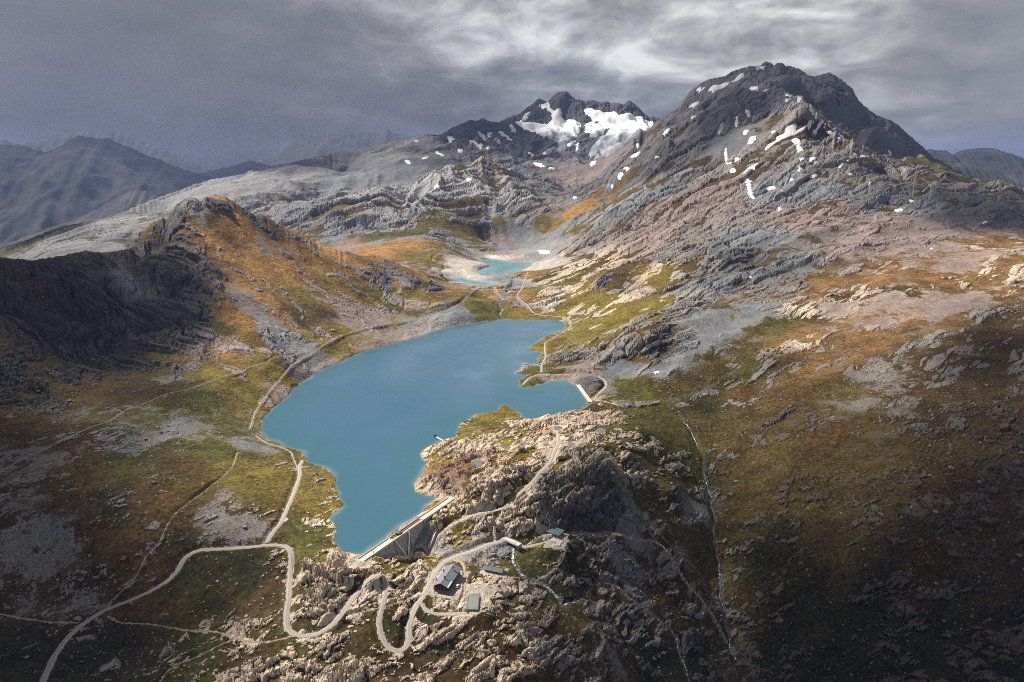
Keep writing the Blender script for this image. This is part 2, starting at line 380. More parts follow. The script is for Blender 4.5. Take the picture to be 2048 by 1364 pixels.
for nm, P, lz in lakes:
    P_ = np.array(P)
    sj, si = window(P_[:, 0], P_[:, 1], 60)
    X, Y = XG[sj, si], YG[sj, si]
    d = poly_sdf(X, Y, P)
    SHORE[sj, si] = np.where(np.abs(d) < np.abs(SHORE[sj, si]), d, SHORE[sj, si])
    zl = z[sj, si]
    lo = lz + 0.15 + 0.10 * np.clip(d, 0, 30)
    if nm == 'lake':
        r1, a1 = side(DAM_A, DAM_B, X, Y); r2, a2 = side(DAM2_B, DAM2_A, X, Y)
        below = ((r1 > -1) & (r1 < 70) & (a1 > -6) & (a1 < 104)) | ((r2 > -1) & (r2 < 60) & (a2 > -3) & (a2 < 64))
        lo = np.where(below, -1e3, lo)
    hi = lz + 0.4 + 1.1 * np.clip(d, 0, 40)
    hi = np.where(d > 40, 1e4, hi)
    out = np.minimum(np.maximum(zl, np.where(d < 30, lo, -1e3)), hi)
    z[sj, si] = np.where(d > 0, out, lz - 0.15 + np.maximum(0.30 * d, -14.0) + np.minimum(0, 0.12 * (d + 6)))
# downstream foot of the two dams
def dam_foot(A_, B_, prof, reach):
    L = np.linalg.norm(B_ - A_)
    sj, si = window([A_[0], B_[0]], [A_[1], B_[1]], reach + 12)
    r, a = side(A_, B_, XG[sj, si], YG[sj, si])
    foot = np.interp(a / L, [p[0] for p in prof], [p[1] for p in prof])
    k = sstep(r, reach, reach * 0.45) * sstep(a, -6, 3) * sstep(a, L + 6, L - 3) * (r > -1.5)
    z[sj, si] = z[sj, si] * (1 - k) + np.minimum(foot, z[sj, si] + 3) * k
dam_foot(DAM_A, DAM_B, [(0, 0.0), (0.10, -3), (0.25, -8), (0.36, -13.5), (0.43, -12.5), (0.52, -7), (0.62, -2.5), (0.85, -0.6), (1, 1.0)], 17)
dam_foot(DAM2_B, DAM2_A, [(0, 0.5), (0.25, -4), (0.6, -6), (0.9, -3), (1, 0.5)], 18)

# ------------------------------------------------------------------ ground cover read off the photograph: x y plants stone rock-share scree-share
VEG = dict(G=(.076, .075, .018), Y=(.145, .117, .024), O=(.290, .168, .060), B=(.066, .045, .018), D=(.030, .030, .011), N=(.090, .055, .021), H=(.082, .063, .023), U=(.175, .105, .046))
ROCK = dict(T=(.52, .425, .325), S=(.185, .193, .205), P=(.265, .205, .185), K=(.098, .098, .104), L=(.26, .257, .255), W=(.50, .45, .40), M=(.215, .197, .178), R=(.22, .12, .09), Q=(.145, .143, .146), V=(.33, .328, .322), J=(.066, .064, .061), N=(.125, .100, .078))  # K, J: dark rock, also shade painted into the promontory and bluff faces
COVER = '''50 1300 D M .04 .15;200 1300 D M .02 .05;400 1300 G T .3 0;500 1320 B T .5 0;490 1235 B T .55 0;600 1310 G T .35 0;700 1330 B T .5 0;800 1345 B T .45 0;900 1300 B T .55 0;1000 1300 B T .6 0;1100 1300 B M .75 0;1200 1310 B M .5 .5;1300 1300 D M .2 .2;1400 1200 B M .25 .2;1400 1320 D K .3 .3;1550 1300 D M .15 .1;1700 1300 D M .2 .1;1850 1300 D M .2 0;2000 1300 D M .3 0
50 1200 B M .05 .35;150 1150 B M .03 .5;130 1050 B S .03 .5;40 1060 B M .1 .55;250 1100 O M .02 .1;230 1000 D M .02 .1;310 1010 O M .02 .05;290 1200 O M .02 .05;400 1150 D M .02 0;500 1150 D M .03 0;450 1210 D M .02 0;540 1190 B T .15 .1;650 1150 G T .85 0;690 1140 Y T .85 0;650 1210 B T .7 .1;700 1210 B T .3 .5;620 1090 G T .1 0;640 1060 G T .12 0;760 1180 B T .45 .1;800 1150 G T .5 0;830 1225 D T .3 .1;790 1260 D T .15 0;900 1200 B T .4 .6;920 1190 B T .3 .8;970 1190 B T .6 .2;1000 1210 B T .7 0;1050 1120 G M .4 0;1080 1170 D M .4 0;1090 1130 D M .3 0;1150 1130 D M .3 .3;1200 1210 B M .7 0;1250 1130 B S .3 .7;1350 1110 B M .1 .4;1300 1060 B M .1 .6;1330 1200 B M .2 .5
440 1060 B M .05 .55;490 1060 B M .05 .55;550 960 Y M .02 .05;620 1000 Y M .02 0;450 940 Y M .02 .05;650 1010 Y T .05 0;380 930 O M .02 .05;420 900 G M .02 .1;250 930 G M .02 .1;170 950 B M .03 .2;90 960 B M .05 .45;40 920 B M .05 .5;200 890 B L .05 .3;260 900 G S .02 .55;300 870 G M .02 .55;350 850 G S .02 .58;400 865 G M .02 .5;330 830 G M .02 .5;480 880 G S .02 .45;440 840 G M .02 .3;480 800 Y M .02 .25;480 760 Y M .02 .1;400 800 G M .02 .2;300 780 B M .03 .2;200 790 B M .05 .2;100 860 B M .05 .1;520 830 Y P .02 .5
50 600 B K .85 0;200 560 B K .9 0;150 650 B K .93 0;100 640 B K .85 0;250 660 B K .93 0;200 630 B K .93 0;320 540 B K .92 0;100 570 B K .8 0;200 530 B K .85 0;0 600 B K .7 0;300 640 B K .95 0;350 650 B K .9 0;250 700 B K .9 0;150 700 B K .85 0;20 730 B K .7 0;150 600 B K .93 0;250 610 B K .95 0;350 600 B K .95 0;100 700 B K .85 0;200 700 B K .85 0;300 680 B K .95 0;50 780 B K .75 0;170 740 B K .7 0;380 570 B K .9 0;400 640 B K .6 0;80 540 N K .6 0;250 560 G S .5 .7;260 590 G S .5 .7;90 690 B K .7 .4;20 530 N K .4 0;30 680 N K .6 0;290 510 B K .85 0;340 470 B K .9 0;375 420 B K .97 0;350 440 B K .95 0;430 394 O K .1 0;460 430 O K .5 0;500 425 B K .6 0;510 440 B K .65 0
430 480 O P .06 0;400 450 O P .3 .2;500 500 O P .05 .05;560 520 O P .04 .05;545 508 O P .04 .6;585 512 O P .04 .4;600 540 O P .04 .05;650 560 Y P .05 .1;520 550 O P .05 0;570 560 O P .05 0;600 590 Y M .15 .1;600 625 B M .35 .2;640 625 B M .35 .2;560 620 O M .1 .1;480 580 O P .2 .5;440 560 B K .5 0;500 610 O P .2 .9;530 655 B L .35 .9;560 690 B S .5 .7;520 640 B P .3 .9;470 650 O P .05 0;440 660 G M .05 0;520 700 Y P .03 .05;470 700 O P .1 .3;610 665 Y M .06 .05;570 650 O M .1 .1;600 700 B L .2 .8;700 520 O M .2 0;660 500 O P .05 .1;740 530 O K .35 0;735 525 B K .6 0;765 548 B K .5 0;800 560 O M .2 0;810 575 Y M .2 0;840 570 B K .4 0;780 600 Y M .12 .1;720 615 O P .1 .8;740 645 O P .02 1;700 650 O P .02 1;760 660 O P .03 1;790 620 B M .55 .3;830 605 Y P .1 .5;800 590 Y M .1 0;900 620 G S .1 .85;870 640 B L .1 .9;840 655 Y L .1 .7;800 665 Y P .03 .7;720 680 Y P .03 .5;690 660 Y P .02 .1;660 705 Y P .03 .5;600 745 Y P .03 .7;570 780 Y P .03 .7;540 740 Y P .03 .1;950 600 Y M .05 .1;980 620 G M .05 0;900 575 O M .05 0;940 590 G M .05 0
1030 595 O M .05 .1;1080 590 Y T .2 0;1050 625 Y M .05 0;1095 605 Y W .7 0;1130 620 Y T .08 0;1200 600 Y T .05 0;1160 580 Y T .1 0;1110 560 G T .3 0;1180 530 B T .65 0;1250 560 B M .75 0;1215 572 B K .95 0;1300 555 Y T .5 0;1250 620 Y T .04 0;1180 650 Y T .05 0;1100 700 Y M .08 0;1110 660 Y M .05 0;1060 745 G M .12 .1;1050 765 G M .1 0;1065 700 Y M .03 0;1160 720 B M .8 0;1140 690 Y M .4 0;1250 690 B M .85 0;1290 640 Y M .5 0;1320 690 B K .97 0;1240 745 B S .4 .9;1180 765 B K .4 .8;1150 752 B P .1 .9
1350 735 B S .3 .8;1400 690 B S .35 .75;1400 620 B M .7 .4;1430 660 G S .1 .9;1500 640 B S .05 1;1510 625 B S .05 1;1440 630 B S .05 1;1465 630 G M .2 .2;1550 650 G M .05 .1;1530 600 O M .4 .4;1600 620 B T .4 .2;1480 560 B S .6 .6;1400 560 B S .8 .3;1350 520 B M .9 0;1300 480 B P .9 0;1200 480 B M .85 0;1250 430 B S .9 0;1150 450 G S .5 .2;1120 470 Y S .15 .5;1350 430 B P .95 0;1400 400 B P .9 0;1400 470 B M .95 0;1450 480 B S .9 0;1500 510 B K .85 0;1540 480 B S .5 .8;1560 530 B S .6 .6;1600 520 B S .6 .5;1660 560 O M .4 0;1700 500 B P .5 .6;1600 450 B P .5 .6;1650 420 B P .6 .4;1750 450 B P .5 .7;1800 470 B P .2 .95;1760 500 B P .4 .6;1850 500 B P .1 .95;1900 460 O P .1 .6;1980 490 O T .15 .1;1900 530 O P .04 .7;1840 520 O P .04 .4;2000 540 O T .4 .1;1750 560 O T .35 .1;1710 590 B T .75 0;1800 590 B T .7 .1;1820 560 O P .1 .2;1780 600 B P .1 .95;1930 560 O T .5 0;1950 600 B P .1 .9;1900 620 O P .04 .8;2030 590 O T .5 .2;1980 640 B M .5 0;1900 650 O M .15 .1;1850 620 O P .05 .7;1750 640 O P .05 .5;1690 600 B P .05 .95;1650 660 O P .3 .2;1750 690 O M .06 .1;1830 690 B M .1 .6;1950 700 B M .3 .2;2020 720 B M .5 0;1600 690 O T .3 0;1680 720 O M .08 .1;1550 720 B T .4 0;1500 740 G M .1 .1
1420 760 G M .04 0;1300 790 G M .12 .1;1260 775 G M .05 0;1400 810 D M .04 0;1450 860 G M .04 .1;1500 790 O M .15 .1;1580 790 O T .35 .1;1560 840 B T .6 .1;1600 830 B T .4 .1;1700 780 B M .06 .3;1740 800 B M .04 .6;1800 790 B M .15 .3;1880 840 B M .5 .1;1950 820 B T .5 0;1980 900 B T .65 0;2030 840 B T .4 0;1750 890 B M .06 .4;1650 870 O M .12 .1;1550 940 G M .03 .1;1500 1000 G M .03 .05;1600 970 B T .45 .1;1610 1010 B T .4 0;1700 1000 B M .08 .35;1850 990 B M .3 .2;1950 1000 B T .6 0;2030 1000 B M .3 0;1550 1100 D M .04 0;1700 1100 B M .1 .1;1850 1100 B M .3 0;2000 1100 B M .5 0;1600 1200 D M .05 0;1750 1200 D M .25 0;1900 1200 D M .25 0;1740 750 B M .1 .7
920 860 Y T .15 0;880 895 Y T .35 0;980 835 Y T .05 0;1010 820 Y T .03 0;950 850 G T .12 0;940 900 Y T .55 0;905 940 O P .7 .2;865 965 O T .9 0;890 945 B R .5 .9;925 945 B R .6 .6;960 960 B T .93 0;1000 890 Y T .5 0;1040 870 Y T .5 0;1080 860 B T .65 0;1110 845 B T .7 0;1150 830 B T .75 0;1200 820 B T .75 0;1250 815 G M .4 0;1050 945 B T .85 0;990 985 B T .85 0;1030 1010 Y T .4 0;970 1020 B T .7 0;900 1020 Y T .55 .1;870 1040 Y T .6 .1;930 1075 Y T .5 0;990 1050 Y T .75 0;1050 1050 G T .6 .2;1150 945 Y T .75 0;1110 1000 B M .8 0;1170 1000 B K .94 0;1180 1035 B J .97 0;1140 1035 B J .92 0;1220 1000 B K .92 0;1150 975 B M .9 0;1200 970 B M .85 0;1220 900 G T .65 0;1250 950 B T .65 0;1280 880 G T .35 0;1330 870 G M .1 .1;1320 950 G M .2 .1;1350 985 B K .6 .2;1250 1020 B S .2 .95;1240 1060 B S .1 .95;1300 1020 G M .15 .3;1380 1020 B S .05 .7;1420 1100 G M .05 .1;1380 1060 G M .05 .1;840 1120 Y T .5 .1;780 1130 Y T .4 .1;850 1090 B S .1 .9;940 1090 B S .2 .9;1010 1095 B S .3 .9
660 480 B S .3 .6;720 500 O P .1 .7;700 465 B S .7 0;760 505 O P .1 .3;760 480 G S .4 .2;800 490 O M .15 0;850 510 Y M .04 .1;880 535 Y M .03 .1;920 500 G S .05 .3;850 470 G S .4 0;900 455 Y S .3 .1;1000 450 Y S .15 .3;960 440 B S .7 0;650 420 G S .8 0;700 410 Y L .5 .2;750 420 B V .9 0;800 400 B V .85 0;850 410 B V .9 0;900 380 B V .9 0;960 355 B V .9 0;1000 395 B V .9 0;1060 420 B M .7 .1;1090 440 Y P .1 .3;1050 470 B S .05 1;1090 475 B S .05 1;1000 480 B P .1 .9;950 475 Y M .1 .2;1160 415 O S .3 .2;1040 500 B L .1 .9;1000 512 B P .05 1;1080 508 B L .1 1;935 530 B W .03 1;900 547 B W .03 1;945 545 B W .02 1;1065 535 B W .05 1;1040 548 O M .03 0;1000 558 B W .02 1;965 556 B W .02 1;1020 565 B S .05 1;990 515 B W .05 1;1000 495 G S .1 .6
900 330 B K .2 .9;1000 320 B S .6 .4;1050 345 B S .6 .5;1150 350 B P .1 1;1100 395 B M .4 .8;700 370 B S .1 .95;800 350 B S .1 .95;950 290 B K .95 0;1050 240 B K .97 0;1130 230 B K .97 0;1250 230 B K .97 0;1150 290 B K .9 0;1000 260 B K .97 0;1050 290 B K .9 .2;880 300 B K .6 .4
850 290 B L .1 .95;750 310 B L .2 .9;650 330 B L .3 .8;550 360 B L .2 .9;450 380 B L .1 .9;350 410 B L .05 .8;250 450 G L .05 .6;150 480 B L .1 .9;550 410 B L .6 .4;620 380 B S .5 .5;280 480 B K .8 .3;220 495 B L .3 .8;190 470 G S .05 .3;90 475 G S .05 .3;400 430 G L .1 .6;600 440 B S .7 .3
1500 150 B Q .95 0;1400 200 B Q .95 0;1600 160 B Q .97 0;1700 220 B Q .97 0;1800 290 B Q .97 0;1480 210 B Q .95 0;1550 210 B Q .95 0;1400 260 B Q .95 0;1300 300 B Q .9 .2;1350 290 B Q .95 0;1240 350 B Q .85 .2;1180 380 B Q .7 .3;1450 290 B S .2 .95;1550 275 B M .6 .5;1600 250 B M .8 .2;1600 320 B M .8 .1;1700 320 B M .9 0;1500 340 B M .8 .1;1400 340 B M .85 0;1330 370 B S .9 0;1650 380 B S .85 .2;1750 350 B M .9 0;1750 400 B S .7 .5;1820 370 B M .7 .3;1850 410 G S .5 .5;1900 360 G M .6 .2;1950 400 B Q .7 .2;1900 440 B K .3 .7;2020 440 B K .4 .5;1550 380 B S .85 .1;1450 370 B P .9 0;1970 410 B M .5 .4'''
cov = []
for ln in COVER.replace('\n', ';').split(';'):
    f_ = ln.split()
    x_, y_ = LB.hit(float(f_[0]), float(f_[1]))
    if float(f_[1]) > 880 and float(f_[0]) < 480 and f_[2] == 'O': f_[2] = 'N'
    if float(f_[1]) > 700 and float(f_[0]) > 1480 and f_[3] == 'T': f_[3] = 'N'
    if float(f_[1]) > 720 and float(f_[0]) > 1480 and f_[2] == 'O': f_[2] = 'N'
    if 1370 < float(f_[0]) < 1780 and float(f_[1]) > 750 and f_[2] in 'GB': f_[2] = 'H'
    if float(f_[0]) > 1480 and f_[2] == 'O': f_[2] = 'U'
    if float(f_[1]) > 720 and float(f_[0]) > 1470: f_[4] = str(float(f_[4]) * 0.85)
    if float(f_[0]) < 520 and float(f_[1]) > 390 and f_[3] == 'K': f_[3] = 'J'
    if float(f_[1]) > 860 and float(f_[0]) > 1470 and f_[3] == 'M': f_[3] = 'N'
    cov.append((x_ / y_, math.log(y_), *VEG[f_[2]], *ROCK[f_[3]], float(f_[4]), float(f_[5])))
cov = np.array(cov)
cf = np.zeros((CV, CU, 8))
# domain-warped lookup so the borders between covers wander
gu, gv = np.meshgrid(cgu, cgv)
wx = perlin(gu * 14, gv * 14, 11) * 0.020 + perlin(gu * 40, gv * 40, 12) * 0.010
wy = perlin(gu * 14 + 9, gv * 14, 13) * 0.020 + perlin(gu * 40 + 5, gv * 40, 14) * 0.010
for j in range(CV):
    d2 = (gu[j][:, None] + wx[j][:, None] - cov[None, :, 0]) ** 2 + (gv[j][:, None] + wy[j][:, None] - cov[None, :, 1]) ** 2
    ww = 1.0 / (d2 + 6e-5) ** 1.7
    cf[j] = (ww / ww.sum(1, keepdims=True)) @ cov[:, 2:]
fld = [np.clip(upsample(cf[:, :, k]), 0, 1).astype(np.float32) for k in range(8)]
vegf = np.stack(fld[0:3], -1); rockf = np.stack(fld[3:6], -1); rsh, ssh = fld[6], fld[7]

# ------------------------------------------------------------------ roads, paths and brooks as lines on the land
ROADS = [
 ('road', 'grey gravel road winding in hairpins below the big dam', 3.44, '70,1400 85,1364 110,1310 135,1275 165,1248 205,1222 250,1205 300,1185 340,1160 358,1140 362,1125 375,1108 400,1099 450,1098 500,1095 540,1090 565,1090 580,1096 584,1112 580,1150 577,1200 572,1240 572,1256 585,1269 610,1274 640,1268 665,1250 685,1225 710,1190 730,1160 745,1148 756,1147 768,1155 772,1170 768,1200 760,1230 757,1250 765,1280 780,1300 795,1306 812,1299 818,1280 817,1250 825,1225 840,1200 850,1185 862,1160 870,1145 885,1126 915,1111 950,1101 985,1086 1008,1079'),
 ('road', 'gravel road climbing across the rocky promontory to the small dam', 2.95, '864,1108 866,1093 868,1080 880,1065 905,1048 940,1032 975,1023 1005,1020 1020,1005 1040,985 1070,958 1090,935 1105,912 1115,890 1117,872 1113,861'),
 ('footpath', 'faint stony path from the pond to the small dam', 1.08, '1122,850 1135,842 1160,822 1184,806'),
 ('road', 'double-rutted track running up the left bank to the lake edge', 2.95, '532,1086 550,1060 565,1040 580,1005 592,975 600,950 598,932 605,922'),
 ('footpath', 'narrow path along the grassy near shore of the lake', 0.81, '599,945 590,925 583,905 560,893 530,885 512,872'),
 ('footpath', 'long pale path crossing the dark left hillside', 0.98, '-20,957 0,945 50,915 100,893 140,875 180,855 215,845 250,820 300,803 345,785 400,770 450,752 500,733 540,722 560,712 600,705'),
 ('footpath', 'pale path along the left lake shore towards the waterfall', 1.19, '500,858 510,825 530,795 550,770 575,740 600,720 640,695 680,672 720,660 760,650 800,645 850,633 890,622 920,607 950,580 958,573'),
 ('road', 'pale track along the far right shore up to the upper lake', 2.46, '1083,745 1083,730 1092,715 1090,700 1090,685 1105,678 1120,668 1140,655 1143,645 1135,637 1115,632 1085,632 1065,625 1055,610 1045,603 1036,596 1035,590 1042,580 1048,565 1056,545'),
 ('road', 'track from the grassy spit round to the small dam', 2.62, '1045,770 1060,755 1080,748 1110,750 1150,748 1190,752 1205,757 1213,765 1212,775 1200,785 1190,795 1188,801'),
 ('footpath', 'short path crossing the torrent below the upper lakes', 1.19, '1036,605 1020,602 1005,597 996,588 990,575'),
 ('footpath', 'thin path running down the brown slope to the road', 0.54, '475,905 465,935 440,960 400,990 345,1033 330,1060 318,1090 287,1117 285,1130 270,1160 235,1190 208,1218'),
 ('footpath', 'thin path entering at the left edge and joining the road', 0.86, '-15,1226 0,1228 50,1238 100,1245 158,1246'),
 ('footpath', 'brown path through the dark grass below the road bend', 0.70, '215,1232 240,1247 300,1248 350,1257 385,1263 430,1263 470,1275 505,1285 540,1285 588,1272'),
 ('footpath', 'thin path forking towards the bottom edge of the picture', 0.59, '312,1375 340,1335 400,1312 440,1290 470,1278'),
 ('road', 'gravel loop below the mountain hut ending at the flat roof', 2.79, '840,1202 846,1216 860,1227 890,1230 934,1227'),
 ('footpath', 'thin path cutting across the hairpins left of the hut', 0.59, '848,1188 825,1198 790,1208 760,1217 690,1231'),
 ('footpath', 'broad stony track curving down the right side valley', 3.00, '1135,1068 1200,1068 1260,1075 1310,1082 1330,1095 1350,1130 1370,1165 1400,1195 1425,1230 1452,1283'),
 ('footpath', 'path from the promontory road down to the bridge', 1.19, '1000,1022 990,1045 985,1062 992,1078'),
 ('footpath', 'faint rutted path on the promontory meadow', 0.86, '1088,868 1070,876 1050,890 1030,905 1010,920'),
 ('road', 'gravel yard track between the bridge and the green hut', 2.79, '1036,1093 1050,1095 1070,1091 1090,1085 1100,1082'),
 ('footpath', 'gravel lane along the uphill side of the hut', 1.40, '905,1118 925,1124 930,1140 928,1165 930,1190'),
 ('footpath', 'faint trail zigzagging over the meadow behind the hill', 0.98, '890,500 872,508 862,520 880,528 893,532 850,542'),
 ('footpath', 'short path running away from the small dam', 0.98, '1190,802 1215,804 1236,812'),
]
BROOKS = [
 ('brook', 'foaming torrent dropping from the bridge past the dark shed', 1.7, '1022,1089 1030,1098 1033,1115 1040,1135 1045,1148 1062,1153 1085,1168 1105,1183 1118,1200 1125,1210'),
 ('brook', 'white stream curving through the dark gorge at the bottom', 1.4, '1125,1211 1150,1200 1175,1182 1200,1166 1222,1168 1245,1178 1258,1196 1285,1210 1310,1235 1335,1248 1350,1275 1355,1300 1370,1335 1385,1375'),
 ('brook', 'narrow stony brook descending the right side valley', 1.2, '1470,740 1430,765 1400,783 1370,795 1340,799 1335,808 1343,816 1360,822 1368,840 1385,870 1400,900 1412,940 1418,985 1422,1030 1432,1080 1438,1120 1440,1160 1443,1200 1452,1250 1462,1292 1475,1320'),
 ('brook', 'torrent linking the upper lakes to the big lake', 2.87, '1011,572 1011,585 1006,595 1003,608 1006,620 1002,630 1005,637'),
]
def smooth_line(P, step):
    P = np.array(P, float)
    d = np.concatenate([[0], np.cumsum(np.hypot(*np.diff(P, axis=0).T))])
    m = max(4, int(d[-1] / step)); s_ = np.linspace(0, d[-1], m)
    Q_ = np.stack([np.interp(s_, d, P[:, 0]), np.interp(s_, d, P[:, 1])], 1)
    for _ in range(3):
        Q_[1:-1] = (Q_[:-2] + 2 * Q_[1:-1] + Q_[2:]) / 4
    return Q_
# ------------------------------------------------------------------ sharp crests on the skyline (x, y, depth)
RIDGES = [(0.95, 200, '850 268 3800;882 269 4200;909 253 4400;938 241 4500;952 241 4540;967 238 4600;975 241 4600;982 246 4600;990 244 4600;997 247 4600;1010 240 4620;1022 234 4640;1035 229 4650;1044 225 4650;1052 216 4680;1061 210 4700;1071 202 4700;1080 196 4700;1087 199 4710;1095 204 4720;1099 200 4720;1108 191 4740;1117 184 4750;1124 182 4750;1133 182 4750;1141 190 4750;1149 197 4750;1158 198 4750;1168 202 4750;1184 200 4750;1196 203 4750;1208 202 4750;1220 205 4750;1235 206 4720;1246 208 4700;1253 203 4690;1260 201 4680;1270 209 4660;1278 215 4650;1290 228 4620;1302 238 4600'),
          (1.0, 180, '1270 290 2900;1290 268 3100;1314 241 3300;1335 230 3300;1353 219 3300;1366 200 3300;1378 185 3300;1386 177 3300;1395 170 3300;1408 163 3300;1422 158 3300;1437 155 3300;1451 151 3300;1462 144 3300;1473 139 3300;1490 135 3300;1507 131 3300;1520 132 3300;1527 126 3300;1534 123 3300;1542 126 3300;1548 132 3300;1553 141 3300;1558 145 3300;1565 139 3300;1573 136 3300;1585 135 3300;1597 137 3300;1608 146 3300;1619 156 3300;1628 157 3300;1643 149 3290;1658 144 3280;1669 150 3270;1680 158 3260;1693 167 3240;1705 178 3230;1711 190 3215;1717 202 3200;1728 214 3170;1739 224 3150;1760 233 3120;1780 241 3100;1798 251 3080;1818 270 3050;1837 289 3030;1855 308 3010;1872 324 3000'),
          (0.9, 120, '1340 275 2280;1360 262 2310;1380 245 2350;1397 231 2400;1417 214 2450;1427 204 2465;1435 195 2480;1446 184 2490;1456 176 2500;1470 173 2500;1485 174 2500;1505 181 2470;1524 185 2450;1538 178 2440;1551 171 2430;1562 178 2390;1573 185 2350;1590 190 2280;1605 192 2220;1612 202 2150;1617 210 2080;1622 215 2000;1640 234 1985;1660 250 1970;1680 262 1960;1700 272 1950;1730 293 1915;1760 312 1880;1795 333 1840;1830 352 1800'),
          (0.8, 90, '1780 316 2410;1830 319 2380;1870 325 2350;1885 331 2330;1900 340 2300;1915 350 2280;1945 372 2250;2000 384 2220;2048 395 2200'),
          (0.75, 60, '330 455 1110;338 440 1125;345 425 1140;355 410 1160;365 400 1180;375 396 1190;385 395 1200;393 400 1215;400 405 1225;410 395 1240;420 391 1245;430 390 1250;450 393 1252;470 405 1258;490 420 1262;510 430 1266;530 432 1270;545 441 1275;560 450 1280;580 458 1285;600 465 1290;640 490 1300;690 505 1310'),
          (0.6, 50, '0 515 850;30 518 860;60 520 870;95 516 910;130 510 950;150 505 960;170 502 970;200 505 985;225 503 1000;250 499 1010;270 495 1020;300 477 1065;330 455 1110'),
          (0.5, 120, '850 268 3800;815 279 3750;780 285 3700;740 296 3620;700 302 3520;686 303 3500;640 312 3380;600 321 3270;572 330 3200;540 338 3120;497 352 3000;460 355 2930;422 358 2850;360 380 2720;308 398 2600;260 418 2490;220 435 2400;170 445 2310;119 453 2200;57 480 2100;0 500 2000;-60 520 1950')]
CREST = np.full(z.shape, 9e3)
for slp, reach, txt in RIDGES:
    L3 = np.array([at_y(*map(float, q_.split())) for q_ in txt.split(';')])
    jag = perlin(np.arange(len(L3)) * 0.61, np.full(len(L3), slp * 9)) * L3[:, 1] * 0.0012
    L3[:, 2] += jag
    for k in range(len(L3) - 1):
        a, b2 = L3[k], L3[k + 1]
        sj, si = window([a[0], b2[0]], [a[1], b2[1]], reach)
        d, tt = seg_dist(XG[sj, si], YG[sj, si], a, b2)
        zr_ = a[2] * (1 - tt) + b2[2] * tt - slp * d
        z[sj, si] = np.where(d < reach, np.maximum(z[sj, si], zr_), z[sj, si])
        CREST[sj, si] = np.minimum(CREST[sj, si], d / reach)
LZ = Land(z)
lines = []
for kind, tab in (('road', ROADS), ('brook', BROOKS)):
    for nm, lab, wid, px in tab:
        P = [LZ.hit(*p) for p in pts(px)]
        my = np.mean([p[1] for p in P])
        Q_ = smooth_line(P, max(2.2, my * 0.0045))
        if kind == 'brook':                             # water wanders between the stones
            d_ = np.gradient(Q_, axis=0); d_ /= np.linalg.norm(d_, axis=1, keepdims=True) + 1e-9
            k_ = np.arange(len(Q_)) * (Q_[:, 1].mean() * 0.0045 if my > 490 else 2.2)
            off = (perlin(k_ / 9.0, np.full(len(Q_), wid * 3), 61) * 1.5 + perlin(k_ / 31.0, np.full(len(Q_), wid * 5), 62) * 3.5) * np.minimum(1, np.minimum(np.arange(len(Q_)), np.arange(len(Q_))[::-1]) / 4)
            Q_ = Q_ + np.stack([-d_[:, 1], d_[:, 0]], 1) * off[:, None]
        zr = LZ.at(Q_[:, 0], Q_[:, 1])
        if kind == 'brook':
            zr = np.minimum.accumulate(zr) - 0.5
        for _ in range(10):
            zr[1:-1] = (zr[:-2] + 2 * zr[1:-1] + zr[2:]) / 4
        lines.append([kind, nm, lab, wid, Q_, zr])
# hand-flattened pads for the buildings: centre, half sizes, angle, height
PADS = [((-41.5, 409.5), 9.0, 15.5, math.radians(-16.3), -14.6), ((-24.2, 388.6), 5.0, 9.0, math.radians(-2), -16.2), ((-12, 431), 8.0, 5.0, math.radians(-18), -19.5),
        ((32.0, 472.5), 8.0, 6.0, math.radians(-30), -15.6), ((32.0, 462.5), 7.0, 6.5, math.radians(-15), -16.3), ((-97.0, 409.5), 5.0, 5.0, 0.0, 1.0), ((-47.0, 499.0), 4.0, 4.0, 0.0, 1.0), ((-20, 402), 8.0, 6.0, 0.0, -15.6)]
near_line = np.full(z.shape, 99.0, np.float32)    # distance to the nearest road edge in metres
near_brook = np.full(z.shape, 99.0, np.float32)
zfix = np.zeros(z.shape); wfix = np.zeros(z.shape)
for kind, nm, lab, wid, Q_, zr in lines:
    for k in range(len(Q_) - 1):
        a, b2 = Q_[k], Q_[k + 1]
        pad = wid * 2.2 + 6 + a[1] * 0.004
        sj, si = window([a[0], b2[0]], [a[1], b2[1]], pad)
        d, tt = seg_dist(XG[sj, si], YG[sj, si], a, b2)
        e = d - wid * 0.5
        tgt = near_brook if kind == 'brook' else near_line
        tgt[sj, si] = np.minimum(tgt[sj, si], e)
        soft = (1.5 if wid < 2.5 else 3.0) + a[1] * 0.002
        k_ = sstep(e, soft, 0.0 + SPC[sj, si].min() * 0.6)
        zz_ = zr[k] * (1 - tt) + zr[k + 1] * tt
        up = k_ > wfix[sj, si]
        zfix[sj, si] = np.where(up, zz_, zfix[sj, si]); wfix[sj, si] = np.maximum(k_, wfix[sj, si])
padw = np.zeros(z.shape)
for (c_, hx_, hy_, ang, pz) in PADS:
    sj, si = window([c_[0] - 22, c_[0] + 22], [c_[1] - 22, c_[1] + 22], 4)
    X, Y = XG[sj, si] - c_[0], YG[sj, si] - c_[1]
    lx = X * math.cos(ang) + Y * math.sin(ang); ly = -X * math.sin(ang) + Y * math.cos(ang)
    e = np.maximum(np.abs(lx) - hx_, np.abs(ly) - hy_)
    k_ = sstep(e, 10.0, 0.0)
    up = k_ > wfix[sj, si]
    zfix[sj, si] = np.where(up, pz, zfix[sj, si]); wfix[sj, si] = np.maximum(k_, wfix[sj, si]); padw[sj, si] = np.maximum(padw[sj, si], sstep(e, 4.0, -1.5))
ponds = []
